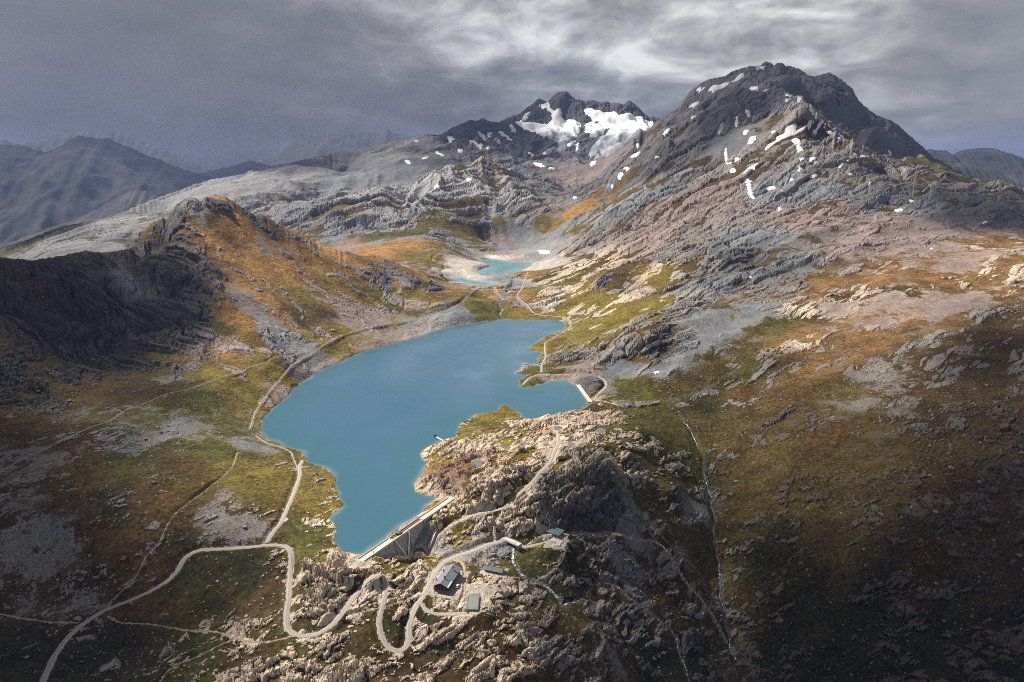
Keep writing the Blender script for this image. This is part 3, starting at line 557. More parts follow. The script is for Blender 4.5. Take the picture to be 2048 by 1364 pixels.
for k, (txt, pz) in enumerate(POND_PX):
    P = [LZ.hit(*p) for p in pts(txt)]
    pz = float(np.mean(LZ.at([p[0] for p in P], [p[1] for p in P])))
    P = refine(P, 0.5, 30 + k); P_ = np.array(P)
    sj, si = window(P_[:, 0], P_[:, 1], 10)
    d = poly_sdf(XG[sj, si], YG[sj, si], P)
    k_ = sstep(d, 5.0, 0.0)
    up = k_ > wfix[sj, si]
    zfix[sj, si] = np.where(up, pz + np.clip(d * 0.25, -0.8, 0.6), zfix[sj, si]); wfix[sj, si] = np.maximum(k_, wfix[sj, si])
    ponds.append((P, pz))

# ------------------------------------------------------------------ relief: bedrock with blocks and strata, soil filling the hollows
SDX, SDY = 0.77, 0.64                              # the way the rock layers run
BANDS = ((1.0, -1, 560, 800), (2.3, 560, 800, 1900), (5.0, 800, 1900, 0))
low = np.zeros(z.shape, np.float32); rel = np.zeros(z.shape, np.float32); facet = np.zeros(z.shape, np.float32); fine = np.zeros(z.shape, np.float32); std = np.zeros(z.shape, np.float32)
ly = np.log(ys)
for bi, (f, lo0, mid, hi1) in enumerate(BANDS):
    if bi == 0: wrow = sstep(ly, math.log(820), math.log(560)); use = ys < 822
    elif bi == 1: wrow = sstep(ly, math.log(560), math.log(820)) * sstep(ly, math.log(2000), math.log(1350)); use = (ys > 555) & (ys < 2005)
    else: wrow = sstep(ly, math.log(1350), math.log(2000)); use = ys > 1345
    R = slice(np.nonzero(use)[0][0], np.nonzero(use)[0][-1] + 1)
    X, Y, sp_ = XG[R], YG[R], SPC[R]
    flo, fhi = (1.8, 4.0) if bi == 0 else (2.6, 6.0)
    def fade(lam): return sstep(lam / sp_, flo, fhi).astype(np.float32)
    wq = (perlin(X / (31 * f), Y / (31 * f), 40) * 9 * f + perlin(X / (9 * f), Y / (9 * f), 41) * 2.4 * f) * (1.0 if bi == 0 else 0.6)
    st_, am_, hf_ = (2.4, 1.0, 1.0) if bi == 0 else (3.2, 1.5, 0.72)     # bedding shows more on the far slopes, single blocks close by
    Yw = Y + base[R] * (1.15 if bi == 0 else 0.45)                            # follow the slope, so steep faces are not stretched
    S1 = X * SDX + Yw * SDY + wq; T1 = -X * SDY + Yw * SDX + wq * 0.8
    if bi == 1:                                        # steeper bedding on the hill left of the lake
        lf = UG[R] < -0.12
        S1 = np.where(lf, X * 0.72 - Yw * 0.69 + wq * 2.2, S1); T1 = np.where(lf, X * 0.69 + Yw * 0.72 + wq * 1.8, T1)
    r_ = np.zeros(X.shape, np.float32); fc_ = r_.copy(); fn = r_.copy(); lw_ = r_.copy()
    for lam, amp, sd in ((64, .050, 1), (29, .062, 2), (13, .07, 3)):
        q = (0.45 - 1.9 * np.abs(perlin(S1 / (lam * f * st_), T1 / (lam * f), 20 + sd))) * am_
        if sd < 3: lw_ += (q * amp * lam * f * fade(lam * f)).astype(np.float32)
        else: r_ += (q * amp * lam * f * fade(lam * f)).astype(np.float32)
    if bi == 2:      # gullies running down the big faces
        for lam, amp, sd in ((230, .10, 6), (95, .12, 7), (40, .12, 8)):
            q = 0.4 - 1.8 * np.abs(perlin((X + wq * 0.6) / lam + perlin(X / 300, Y / 300, 33) * 0.8, Y / (lam * 3.2), 20 + sd))
            lw_ += (q * amp * lam * fade(lam) * sstep(Y, 1700, 2300)).astype(np.float32)
    for lam, amp, sd in ((21, .10, 1), (9.5, .20, 2), (4.3, .31, 3), (2.1, .36, 4)):
        L_ = lam * f
        ox, oy, hh, ed = voronoi(S1 / (L_ * 1.5 * (1.0 if bi == 0 else 1.9)), T1 / (L_ * 0.8), 50 + sd)
        tx = _R2[hh] - 0.5; ty = _R3[hh] - 0.5; r0 = _ANG[hh]
        q = (r0 - 0.5) * 1.25 + tx * ox * 2.0 + ty * oy * 2.0 - 0.75 * sstep(ed, 0.13, 0.0)
        fd = fade(L_ * 0.8)
        r_ += (q * amp * L_ * fd * hf_ * (0.6 if bi == 2 and sd > 1 else 1.0)).astype(np.float32)
        fc_ += ((r0 - 0.5) * fd * (0.35 if sd < 3 else 0.8)).astype(np.float32)
    for lam, sd in ((75, 1), (30, 2), (12, 3), (5, 4)):
        fn += (perlin(X / (lam * f), Y / (lam * f), 70 + sd) * lam * f * 0.045 * fade(lam * f)).astype(np.float32)
    r_ -= r_.mean(); sd_ = float(r_.std())
    wr = wrow[R][:, None].astype(np.float32)
    low[R] += (lw_ - lw_.mean()) * wr; rel[R] += r_ * wr; facet[R] += fc_ * wr; fine[R] += fn * wr; std[R] += sd_ * wr
far_k = sstep(YG, 600, 1600)
def fade(lam): return sstep(lam / SPC, 1.8, 4.0).astype(np.float32)
gy, gx = np.gradient(base); gy = gy / np.gradient(YG, axis=0); gx = gx / np.gradient(XG, axis=1)
slope = np.hypot(gx, gy).astype(np.float32)
from math import erf
qt = np.linspace(0.002, 0.998, 200)
# inverse normal for the share of bare rock
xs_ = np.linspace(-3.2, 3.2, 400); cd = np.array([0.5 * (1 + erf(v / math.sqrt(2))) for v in xs_])
thr = np.interp(1 - np.clip(rsh, .002, .998), cd, xs_).astype(np.float32)
near_k = sstep(np.minimum(near_line, near_brook), 0.0, 10.0)
ampk = ((1.15 + 0.35 * sstep(YG, 800, 560)) * (0.30 + 0.70 * np.clip(rsh * 1.4, 0, 1)) * (0.35 + 0.65 * near_k)).astype(np.float32)
sig = std * 0.9
ampl = ((0.35 + 0.75 * np.clip(rsh * 1.3, 0, 1)) * (0.25 + 0.75 * sstep(np.minimum(near_line, near_brook), 0.0, 18.0))).astype(np.float32)
hr = rel * ampk + low * ampl + fine * 0.3
hs = low * ampl + fine * 0.5 + thr * std * ampk
diff = hr - hs
rock = sstep(diff, -0.10 * sig, 0.16 * sig).astype(np.float32)
disp = np.where(diff > 0, hr, hs + 0.15 * diff * 0)
# keep the mean height where the photo puts it
disp = disp - (np.maximum(0, thr) * std * ampk * 0.75)
scn = perlin(XG / 26, YG / 26, 90) * 0.20 * fade(26) + perlin(XG / 9, YG / 9, 91) * 0.14 * fade(9) + perlin(XG / 70, YG / 70, 92) * 0.22
scree = (np.clip(ssh + scn * 1.1 * np.clip(ssh * 5, 0, 1) * np.clip((1.02 - ssh) * 5, 0, 1), 0, 1) * (ssh > 0.02)).astype(np.float32)
keep = 1 - wfix
damp = sstep(np.abs(SHORE), 0.5, 14.0) * 0.92 + 0.08
damp = np.where(SHORE < 0, 0.0, damp)
disp = disp * damp * keep * (0.30 + 0.70 * sstep(CREST, 0.0, 0.5))
# push the relief out along the slope, not straight up
nk = 1.0 / np.sqrt(1 + np.clip(slope, 0, 1.5) ** 2)
cl = np.clip(1.5 / (slope + 1e-6), 0, 1)
hr_only = np.where(diff > 0, rel * ampk * damp * keep, 0.0)
DX = np.clip(-gx * cl * nk * hr_only, -4, 4) * sstep(YG, 2600, 1200); DY = np.clip(-gy * cl * nk * hr_only, -4, 4) * sstep(YG, 2600, 1200)
z = z + disp
z = z * (1 - wfix) + zfix * wfix
# settle each crest on the skyline the photograph shows
for slp, reach, txt in RIDGES:
    L4 = np.array([tuple(map(float, q_.split())) for q_ in txt.split(';')])
    uu = []; ss = []
    for a_, b_, c_ in L4:
        rx, ry, rz_ = ray(a_, b_); uu.append(rx / ry); ss.append(rz_ / ry)
    o_ = np.argsort(uu); uu = np.array(uu)[o_]; ss = np.array(ss)[o_]; yy_ = L4[o_, 2]
    cols = np.nonzero((us > uu[0]) & (us < uu[-1]))[0]
    st = np.interp(us[cols], uu, ss) + perlin(us[cols] * 330, np.full(len(cols), 2.2), 9) * 0.0012 + perlin(us[cols] * 110, np.full(len(cols), 5.2), 8) * 0.0012
    yr = np.interp(us[cols], uu, yy_)
    for it in range(2):
        for k, c_ in enumerate(cols):
            w_ = np.exp(-((ys - yr[k]) / (reach * 0.9)) ** 2)
            m_ = np.abs(ys - yr[k]) < reach * 1.3
            dl = st[k] - ((z[m_, c_] - CAMZ) / ys[m_]).max()
            z[:, c_] += np.clip(dl * ys, -45 if reach > 150 else -14, 60) * w_
inwater = SHORE < 0
# no land above the water inside the lakes, none below it on the shore
for nm, P, lz in lakes:
    P_ = np.array(P); sj, si = window(P_[:, 0], P_[:, 1], 10)
    d = SHORE[sj, si]; zl = z[sj, si]
    near = (d > 0) & (d < 8)
    if nm == 'lake':
        X, Y = XG[sj, si], YG[sj, si]
        r1, a1 = side(DAM_A, DAM_B, X, Y); r2, a2 = side(DAM2_B, DAM2_A, X, Y)
        near &= ~(((r1 > -1) & (r1 < 70) & (a1 > -2) & (a1 < 104)) | ((r2 > -1) & (r2 < 60) & (a2 > -1) & (a2 < 63)))
    z[sj, si] = np.where(near, np.maximum(zl, lz + 0.06 + 0.05 * d), zl)
LZ = Land(z)
gravel = sstep(near_line + perlin(XG / 2.7, YG / 2.7, 95) * 0.9, 0.7 + YG * .0002, -0.3).astype(np.float32)
stony = 0.62 * sstep(near_brook + perlin(XG / 3.5, YG / 3.5, 96) * 2.2, 3.6, 0.2).astype(np.float32)
yard = sstep(padw + perlin(XG / 3.0, YG / 3.0, 97) * 0.35, 0.45, 0.75).astype(np.float32)
beach = (sstep(SHORE + perlin(XG / 9, YG / 9, 98) * 3.2, 2.6, 0.0) * 0.7 * (SHORE > -6)).astype(np.float32)
rock = rock * (1 - np.maximum(gravel, yard)) * (1 - 0.0 * stony)
GRAV = np.array((.40, .35, .305), np.float32)
loose = np.maximum.reduce([scree, gravel, stony * 0.9, yard, beach * 0.75]).astype(np.float32)
gk = np.maximum(gravel, yard)[..., None]
BEACH = np.array((.34, .28, .22), np.float32); bk = (beach * 0.8)[..., None]
sk_ = (np.clip(stony * 1.6, 0, 1) * 0.8)[..., None] * sstep(near_brook, 9.0, 0.0)[..., None]
stone = rockf * (1 - sk_) + np.array((.125, .125, .122), np.float32) * sk_
stone = stone * (1 - gk) + GRAV * gk
stone = stone * (1 - bk) + BEACH * bk
fac = np.clip(0.5 + facet * 0.55, 0, 1)
# ------------------------------------------------------------------ object helpers
def link(o, parent=None, kind=None, label=None, cat=None, group=None):
    COL.objects.link(o)
    if parent is not None: o.parent = parent
    if kind: o['kind'] = kind
    if label: o['label'] = label
    if cat: o['category'] = cat
    if group: o['group'] = group
    return o
def mesh_np(name, co, quads, smooth=True):
    me = bpy.data.meshes.new(name)
    nv, nf = len(co), len(quads)
    k = quads.shape[1]
    me.vertices.add(nv); me.vertices.foreach_set('co', np.ascontiguousarray(co, np.float32).ravel())
    me.loops.add(nf * k); me.loops.foreach_set('vertex_index', np.ascontiguousarray(quads, np.int32).ravel())
    me.polygons.add(nf)
    me.polygons.foreach_set('loop_start', np.arange(0, nf * k, k, dtype=np.int32))
    if smooth: me.polygons.foreach_set('use_smooth', np.ones(nf, bool))
    me.update(calc_edges=True)
    return me
def attr_col(me, name, arr):
    a = me.color_attributes.new(name, 'FLOAT_COLOR', 'POINT')
    full_ = np.ones((len(arr), 4), np.float32); full_[:, :arr.shape[1]] = arr
    a.data.foreach_set('color', full_.ravel())
def new_mat(name):
    m = bpy.data.materials.new(name); m.use_nodes = True
    q = NT(m.node_tree); q.n.clear()
    out = q.new('ShaderNodeOutputMaterial')
    return m, q, out
def principled(q, out, col, rough=0.9, spec=0.25, normal=None, metal=0.0):
    bs = q.new('ShaderNodeBsdfPrincipled')
    q.put(bs.inputs['Base Color'], col); q.put(bs.inputs['Roughness'], rough)
    q.put(bs.inputs['Specular IOR Level'], spec); q.put(bs.inputs['Metallic'], metal)
    if normal is not None: q.put(bs.inputs['Normal'], normal)
    q.l.new(bs.outputs[0], out.inputs['Surface'])
    return bs
def bump(q, h, dist, strength=1.0):
    nd = q.new('ShaderNodeBump'); nd.inputs['Strength'].default_value = strength
    q.put(nd.inputs['Distance'], dist); q.put(nd.inputs['Height'], h)
    return nd.outputs[0]
def attr(q, name, out='Color'):
    nd = q.new('ShaderNodeAttribute', attribute_name=name)
    return nd.outputs[out]

# ------------------------------------------------------------------ land material
def land_material():
    m, q, out = new_mat('land_cover')
    pos = q.new('ShaderNodeNewGeometry').outputs['Position']
    sp = q.new('ShaderNodeSeparateColor'); q.put(sp.inputs[0], attr(q, 'cover'))
    rk, sc_, fc = sp.outputs
    veg, sto = attr(q, 'plants'), attr(q, 'stone')
    n1 = q.noise(pos, 0.55, 3.0, 0.65); n2 = q.noise(pos, 0.10, 4.0, 0.6); n3 = q.noise(pos, 0.022, 4.0, 0.55)
    n0 = q.noise(pos, 1.7, 2.0, 0.6)
    nf = q.noise(pos, 0.30, 6.0, 0.72)                       # fine stipple that breaks up every border
    eq = q.maprange(nf, 0.30, 0.70, 0.0, 1.0)
    nm = q.noise(pos, 0.045, 5.0, 0.68)
    # plants: clumps of olive, straw and brown
    vcol = q.mix(q.maprange(nm, 0.42, 0.60, 0.0, 0.85, True), veg, q.mix(1.0, veg, (0.60, 0.55, 0.50, 1), 'MULTIPLY'))
    vcol = q.mix(q.maprange(n3, 0.45, 0.65, 0.0, 0.7, True), vcol, q.mix(1.0, vcol, (1.25, 1.20, 0.85, 1), 'MULTIPLY'))
    vcol = q.mix(q.maprange(n2, 0.50, 0.66, 0.0, 0.55, True), vcol, q.mix(1.0, vcol, (1.25, 0.85, 0.75, 1), 'MULTIPLY'))
    vcol = q.mix(1.0, vcol, q.new_rgb(q.math('MULTIPLY', q.maprange(nf, 0.30, 0.70, 0.22, 1.80), q.maprange(n1, 0.25, 0.75, 0.70, 1.30))), 'MULTIPLY')
    # single stones lying in the turf
    for scl, rad, thr_ in ((0.22, 0.14, 0.88), (0.6, 0.19, 0.82)):
        vn = q.new('ShaderNodeTexVoronoi'); q.put(vn.inputs['Vector'], pos); vn.inputs['Scale'].default_value = scl
        vsep = q.new('ShaderNodeSeparateColor'); q.put(vsep.inputs[0], vn.outputs['Color'])
        dot = q.math('MULTIPLY', q.math('GREATER_THAN', vsep.outputs[0], thr_), q.math('LESS_THAN', vn.outputs['Distance'], q.math('MULTIPLY', vsep.outputs[1], rad * 2)))
        vcol = q.mix(q.math('MULTIPLY', dot, q.maprange(nm, 0.38, 0.52, 0.15, 0.9)), vcol, q.mix(0.5, sto, (.36, .32, .27, 1)))
    # rock: facets, stains, lichen
    rv = q.math('MULTIPLY', q.maprange(fc, 0.1, 0.9, 0.55, 1.42), q.maprange(nf, 0.30, 0.70, 0.55, 1.40))
    rcol = q.mix(1.0, sto, q.new_rgb(rv), 'MULTIPLY')
    rcol = q.mix(q.maprange(n2, 0.52, 0.70, 0.0, 0.5, True), rcol, q.mix(1.0, rcol, (0.60, 0.62, 0.66, 1), 'MULTIPLY'))
    rcol = q.mix(q.maprange(n3, 0.50, 0.66, 0.0, 0.4, True), rcol, q.mix(1.0, rcol, (1.10, 0.85, 0.68, 1), 'MULTIPLY'))
    rcol = q.mix(q.maprange(n0, 0.58, 0.70, 0.0, 0.5, True), rcol, q.mix(1.0, rcol, (0.45, 0.45, 0.43, 1), 'MULTIPLY'))
    # loose stones
    vc = q.voro(pos, 1.7, out='Color')
    vs_ = q.new('ShaderNodeSeparateColor'); q.put(vs_.inputs[0], vc)
    lv = q.math('MULTIPLY', q.maprange(vs_.outputs[0], 0.0, 1.0, 0.42, 1.30), q.maprange(nm, 0.3, 0.7, 0.70, 1.2))
    lcol = q.mix(1.0, sto, q.new_rgb(lv), 'MULTIPLY')
    sm = q.maprange(q.math('SUBTRACT', q.math('MULTIPLY_ADD', sc_, 1.16, -0.08), q.math('ADD', q.math('MULTIPLY', eq, 0.62), q.math('MULTIPLY', q.maprange(nm, 0.32, 0.68), 0.38))), -0.07, 0.07, 0.0, 1.0, True)
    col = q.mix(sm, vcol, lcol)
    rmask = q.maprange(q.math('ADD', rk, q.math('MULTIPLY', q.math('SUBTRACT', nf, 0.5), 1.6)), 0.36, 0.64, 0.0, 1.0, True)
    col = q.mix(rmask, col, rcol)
    h = q.math('ADD', q.math('MULTIPLY', n1, 0.8), q.math('MULTIPLY', n0, 0.35))
    h = q.math('MULTIPLY', h, q.math('ADD', 0.45, q.math('ADD', q.math('MULTIPLY', rk, 0.9), q.math('MULTIPLY', sc_, 0.15))))
    h = q.math('ADD', h, q.math('MULTIPLY', n2, 2.0))
    principled(q, out, col, 0.95, 0.12, bump(q, h, 1.3, 1.0))
    return m
def _new_rgb(self, v):
    nd = self.new('ShaderNodeCombineColor')
    for i in range(3): self.put(nd.inputs[i], v)
    return nd.outputs[0]
NT.new_rgb = _new_rgb
MAT_LAND = land_material()

co = np.stack([XG + DX, YG + DY, z], -1).reshape(-1, 3)
cover = np.stack([rock, loose, fac], -1).reshape(-1, 3).astype(np.float32)
plants = vegf.reshape(-1, 3); stone_f = stone.reshape(-1, 3)
jj, ii = np.meshgrid(np.arange(NV - 1), np.arange(NU - 1), indexing='ij')
v00 = (jj * NU + ii)
quads_all = np.stack([v00, v00 + 1, v00 + NU + 1, v00 + NU], -1)
# which piece of the setting each cell belongs to
yc, xc = YG[:-1, :-1], XG[:-1, :-1]
reg = np.zeros(v00.shape, int)
uc = xc / yc
left_hill = poly_sdf(xc, yc, [LB.hit(*p) for p in pts('0,800 110,805 260,745 400,692 480,700 600,702 700,640 820,610 985,612')] + [(-20, 1420), (-480, 1480), (-760, 1240), (-760, 850), (-600, 700)]) < 0
reg[left_hill] = 1
reg[np.maximum.reduce([SHORE[:-1, :-1], SHORE[1:, :-1], SHORE[:-1, 1:], SHORE[1:, 1:]]) < -14] = -1
right_mtn = poly_sdf(xc, yc, [LB.hit(*p) for p in pts('1145,400 1130,470 1100,540 1140,590 1180,660 1140,745 1300,750 1420,730 1560,700 1640,640 1750,640 1900,660 2047,700')] + [(1500, 900), (4000, 2600), (4000, 3600), (900, 4300), (560, 3400), (400, 3000)]) < 0
reg[right_mtn & (reg >= 0)] = 2
glac = poly_sdf(xc, yc, [LB.hit(*p) for p in pts('1150,396 1060,372 965,335 870,352 740,395')] + [(-600, 2400), (-1100, 3200), (-1100, 5200), (-700, 7500), (2600, 7500), (1100, 4500), (560, 3400)]) < 0
reg[glac & (reg == 0)] = 3
reg[(reg == 0) & (yc > 1480) & (uc < -0.15)] = 4
land_parts = {}
for k, (nm, lab) in enumerate((('valley_terrain', 'rocky green and brown valley floor around the blue lake'), ('hill', 'orange grassy hill with dark crags left of the lake'), ('mountain', 'big grey rocky mountain with snow patches on the right'), ('glacier_mountain', 'dark jagged peak behind the glacier'), ('limestone_ridge', 'pale grey scree ridge behind the orange hill'))):
    sel = quads_all[reg == k]
    if not len(sel): continue
    used, inv = np.unique(sel, return_inverse=True)
    me = mesh_np(nm, co[used], inv.reshape(-1, 4))
    attr_col(me, 'cover', cover[used]); attr_col(me, 'plants', plants[used]); attr_col(me, 'stone', stone_f[used])
    me.materials.append(MAT_LAND)
    rq = rock.reshape(-1)[sel].mean(1)
    me.polygons.foreach_set('use_smooth', rq < 0.45)
    land_parts[nm] = link(bpy.data.objects.new(nm, me), None, 'structure', lab)
# ------------------------------------------------------------------ water
def water_mat(name, deep, shallow, edge):
    m, q, out = new_mat(name)
    pos = q.new('ShaderNodeNewGeometry').outputs['Position']
    dp = attr(q, 'depth', 'Fac')
    n = q.noise(pos, 0.03, 3.0)
    d = q.math('ADD', dp, q.math('MULTIPLY', q.math('SUBTRACT', n, 0.5), 6.0))
    c = q.mix(q.maprange(d, 1.0, 16.0, 0.0, 1.0, True), shallow, deep)
    c = q.mix(q.maprange(d, -1.2, 1.5, 0.85, 0.0, True), c, edge)
    r = q.noise(q.vmath('MULTIPLY', pos, (1.0, 1.0, 1.0)), 0.9, 3.0, 0.6)
    r2 = q.noise(pos, 0.015, 3.0, 0.5)
    bs = principled(q, out, c, q.maprange(r2, 0.40, 0.62, 0.03, 0.20, True), 0.5, bump(q, r, 0.05, 0.25))
    bs.inputs['IOR'].default_value = 1.33
    return m
def water_obj(name, P, wz, mat, label, step_pad=3.0):
    P_ = np.array(P)
    sj, si = window(P_[:, 0], P_[:, 1], step_pad + 2)
    j0, j1, i0, i1 = sj.start, sj.stop, si.start, si.stop
    st = 2
    X, Y = XG[j0:j1:st, i0:i1:st], YG[j0:j1:st, i0:i1:st]
    d = poly_sdf(X, Y, P)
    h_, w_ = X.shape
    a, b2 = np.meshgrid(np.arange(h_ - 1), np.arange(w_ - 1), indexing='ij')
    v = a * w_ + b2
    q4 = np.stack([v, v + 1, v + w_ + 1, v + w_], -1)
    m_ = d + 0
    inside = np.minimum.reduce([m_[:-1, :-1], m_[1:, :-1], m_[:-1, 1:], m_[1:, 1:]]) < step_pad
    if name == 'lake':       # the water stops at the dam walls
        r1, a1 = side(DAM_A, DAM_B, X, Y); r2, a2 = side(DAM2_B, DAM2_A, X, Y)
        bad = ((r1 > 1.0) & (r1 < 90) & (a1 > -8) & (a1 < 106)) | ((r2 > 1.0) & (r2 < 60) & (a2 > -8) & (a2 < 70))
        inside &= ~(bad[:-1, :-1] | bad[1:, 1:] | bad[1:, :-1] | bad[:-1, 1:])
    q4 = q4[inside]
    used, inv = np.unique(q4, return_inverse=True)
    co_ = np.stack([X, Y, np.full(X.shape, wz)], -1).reshape(-1, 3)[used]
    me = mesh_np(name, co_, inv.reshape(-1, 4))
    at = me.attributes.new('depth', 'FLOAT', 'POINT'); at.data.foreach_set('value', np.maximum(-d.reshape(-1)[used] * 0.30, 0).astype(np.float32))
    me.materials.append(mat)
    return link(bpy.data.objects.new(name, me), None, 'structure', label)
MW1 = water_mat('lake_water', (.046, .113, .178, 1), (.040, .113, .155, 1), (.15, .22, .21, 1))
MW2 = water_mat('milky_water', (.13, .265, .310, 1), (.18, .32, .345, 1), (.32, .38, .36, 1))
MW3 = water_mat('pond_water', (.10, .12, .14, 1), (.14, .15, .16, 1), (.20, .19, .17, 1))
water_obj('lake', LAKE, 0.0, MW1, 'large deep blue reservoir lake in the middle of the valley')
water_obj('upper_lake', lakes[1][1], 24.0, MW2, 'turquoise upper lake with white gravel shores')
water_obj('lower_lake', lakes[2][1], 22.0, MW2, 'thin turquoise arm below the upper lake')
POND_LAB = ['pond beside the promontory road', 'largest small pond among the rocks right of the road', 'small pond just right of the promontory road', 'small pond just left of the promontory road', 'small grey pond in the promontory meadow', 'tiny pool at the foot of the pale slab']
for k, (P, pz) in enumerate(ponds):
    me = bpy.data.meshes.new('pond')
    me.from_pydata([(p[0], p[1], pz - 0.05) for p in P], [], [list(range(len(P)))])
    at = me.attributes.new('depth', 'FLOAT', 'POINT'); at.data.foreach_set('value', np.full(len(P), 4.0, np.float32))
    me.materials.append(MW3)
    link(bpy.data.objects.new('pond', me), None, 'structure', POND_LAB[k])

# ------------------------------------------------------------------ roads and brooks
def gravel_mat(name, c0, c1):
    m, q, out = new_mat(name)
    pos = q.new('ShaderNodeNewGeometry').outputs['Position']
    n1 = q.noise(pos, 1.2, 4.0, 0.7); n2 = q.noise(pos, 0.12, 3.0)
    across = attr(q, 'across', 'Fac')
    ruts = q.maprange(q.math('ABSOLUTE', q.math('SUBTRACT', q.math('ABSOLUTE', across), 0.5)), 0.05, 0.30, 0.0, 1.0, True)
    c = q.mix(n2, c0, c1)
    c = q.mix(1.0, c, q.new_rgb(q.math('MULTIPLY', q.maprange(n1, 0.2, 0.8, 0.72, 1.22), q.maprange(ruts, 0, 1, 1.12, 0.86))), 'MULTIPLY')
    principled(q, out, c, 0.95, 0.15, bump(q, n1, 0.25, 0.7))
    return m
def foam_mat(name, lo, hi):
    m, q, out = new_mat(name)
    pos = q.new('ShaderNodeNewGeometry').outputs['Position']
    n1 = q.noise(pos, 0.75, 5.0, 0.7, 0.6); n2 = q.noise(pos, 0.09, 3.0)
    ac = q.math('ABSOLUTE', attr(q, 'across', 'Fac'))
    k = q.maprange(q.math('ADD', q.math('ADD', n1, q.math('MULTIPLY', n2, 0.7)), q.math('MULTIPLY', ac, -0.16)), lo, hi, 0.0, 1.0, True)
    c = q.mix(k, (.050, .058, .062, 1), (.78, .80, .82, 1))
    principled(q, out, c, q.maprange(k, 0, 1, 0.15, 0.8), 0.5, bump(q, n1, 0.4, 0.8))
    return m
MG = gravel_mat('road_gravel', (.40, .345, .30, 1), (.33, .30, .28, 1))
MPATH = gravel_mat('path_dust', (.42, .34, .265, 1), (.35, .285, .225, 1))
MFOAM = foam_mat('torrent_water', 0.82, 0.96); MBROOK = foam_mat('brook_water', 1.0, 1.12)
MTRACK = gravel_mat('stony_track', (.215, .18, .15, 1), (.17, .145, .125, 1))
def ribbon(name, Q_, zr, wid, mat, label, seed, lift):
    r = np.random.RandomState(seed)
    d_ = np.gradient(Q_, axis=0); d_ /= np.linalg.norm(d_, axis=1, keepdims=True) + 1e-9
    nx, ny = -d_[:, 1], d_[:, 0]
    m_ = len(Q_)
    K = 5
    wj_ = 0.9 if name == 'brook' else 0.35
    jl = 1 + perlin(np.arange(m_) * 0.37 + seed * 3.1, np.full(m_, seed * 1.7)) * wj_
    jr = 1 + perlin(np.arange(m_) * 0.37 + seed * 5.3, np.full(m_, seed * 2.9)) * wj_
    co_ = []; ac = []
    for k in range(K):
        f = k / (K - 1) * 2 - 1
        off = f * wid * 0.5 * np.where(f < 0, jl, jr)
        x_ = Q_[:, 0] + nx * off; y_ = Q_[:, 1] + ny * off
        zt = LZ.at(x_, y_)
        zz_ = np.maximum(zr, zt) if name != 'brook' else np.maximum(zr, zt)
        co_.append(np.stack([x_, y_, zz_ + lift * (1 - 0.75 * abs(f) ** 3)], 1)); ac.append(np.full(m_, f))
    co_ = np.stack(co_, 1).reshape(-1, 3); ac = np.stack(ac, 1).ravel()
    a, b2 = np.meshgrid(np.arange(m_ - 1), np.arange(K - 1), indexing='ij'); v = a * K + b2
    me = mesh_np(name, co_, np.stack([v, v + K, v + K + 1, v + 1], -1).reshape(-1, 4))
    at = me.attributes.new('across', 'FLOAT', 'POINT'); at.data.foreach_set('value', ac.astype(np.float32))
    me.materials.append(mat)
    return link(bpy.data.objects.new(name, me), None, 'structure', label)
for k, (kind, nm, lab, wid, Q_, zr) in enumerate(lines):
    lift = 0.12 + 0.00045 * float(Q_[:, 1].mean())
    ribbon(nm, Q_, zr, wid, (MBROOK if 'narrow stony' in lab else MFOAM) if kind == 'brook' else (MG if nm == 'road' else MTRACK if 'broad stony' in lab else MPATH), lab, k + 1, lift)

# ------------------------------------------------------------------ clouds added overhead out of view, shaped to shade the land
LIT = '''0 1364 0;1050 950 1.3;1000 930 1.3;950 980 1.4;1150 900 1.1;900 1050 1.3;1000 1080 1.2;1060 1020 1.2;300 1250 .05;100 1100 .04;0 900 .06;150 650 .06;300 620 .1;380 560 .25;430 450 1.2;500 520 1.3;600 600 1.2;700 650 1;450 720 .65;300 800 .35;250 900 .28;400 950 .5;550 1000 1.1;560 900 1.1;450 1100 .3;550 1150 .5;650 1150 1.3;700 1300 .4;900 1300 .35;800 1180 1.3;900 1150 1.3;960 1200 .9;1050 1150 .4;1100 1250 .1;1200 1200 .12;1300 1100 .15;1150 1000 .8;1000 1000 1.3;950 900 1;1100 880 1.1;1250 850 .5;1200 950 .5;1350 900 .35;1450 800 .5;1400 1000 .2;1600 900 .4;1600 750 .5;1750 700 .6;1750 600 1.1;1850 520 1.1;2000 500 1.0;2000 600 .5;1950 700 .22;1900 850 .3;1700 1000 .3;1600 1150 .12;1850 1100 .12;2048 1000 .08;1700 1300 .02;2000 1300 .02;1400 1300 .04;1300 700 .7;1200 620 1;1100 560 1;1000 600 1;1000 520 1;850 500 .95;1350 500 .9;1450 450 .7;1500 550 .5;1600 450 .9;1750 430 .65;1550 330 .75;1650 350 .6;1800 370 .5;1950 420 .2;1450 350 .75;1450 220 .25;1600 180 .3;1750 230 .3;1350 300 .35;1250 350 .55;1150 450 .7;950 400 1;800 430 1;1100 350 .55;900 320 .5;1000 260 .15;1130 230 .3;1200 260 .85;650 350 .85;450 380 .85;250 450 .75;100 480 .6;750 800 1;800 1000 1;1100 700 1;100 350 .05;600 280 .05;1900 320 .1'''
lit = []
for ln in LIT.replace('\n', ';').split(';'):
    a_, b_, c_ = map(float, ln.split())
    x_, y_ = LB.hit(a_, b_)
    lit.append((x_, y_, float(LB.at(x_, y_)), c_))
lit = np.array(lit)
CLZ = 3600.0
kx = (CLZ - lit[:, 2]) / SUN[2]
lx_, ly_ = lit[:, 0] + SUN[0] * kx, lit[:, 1] + SUN[1] * kx
NCU, NCV = 210, 220
cu_ = np.linspace(-1.5, 1.5, NCU); cv_ = np.linspace(math.log(120.0), math.log(11000.0), NCV)
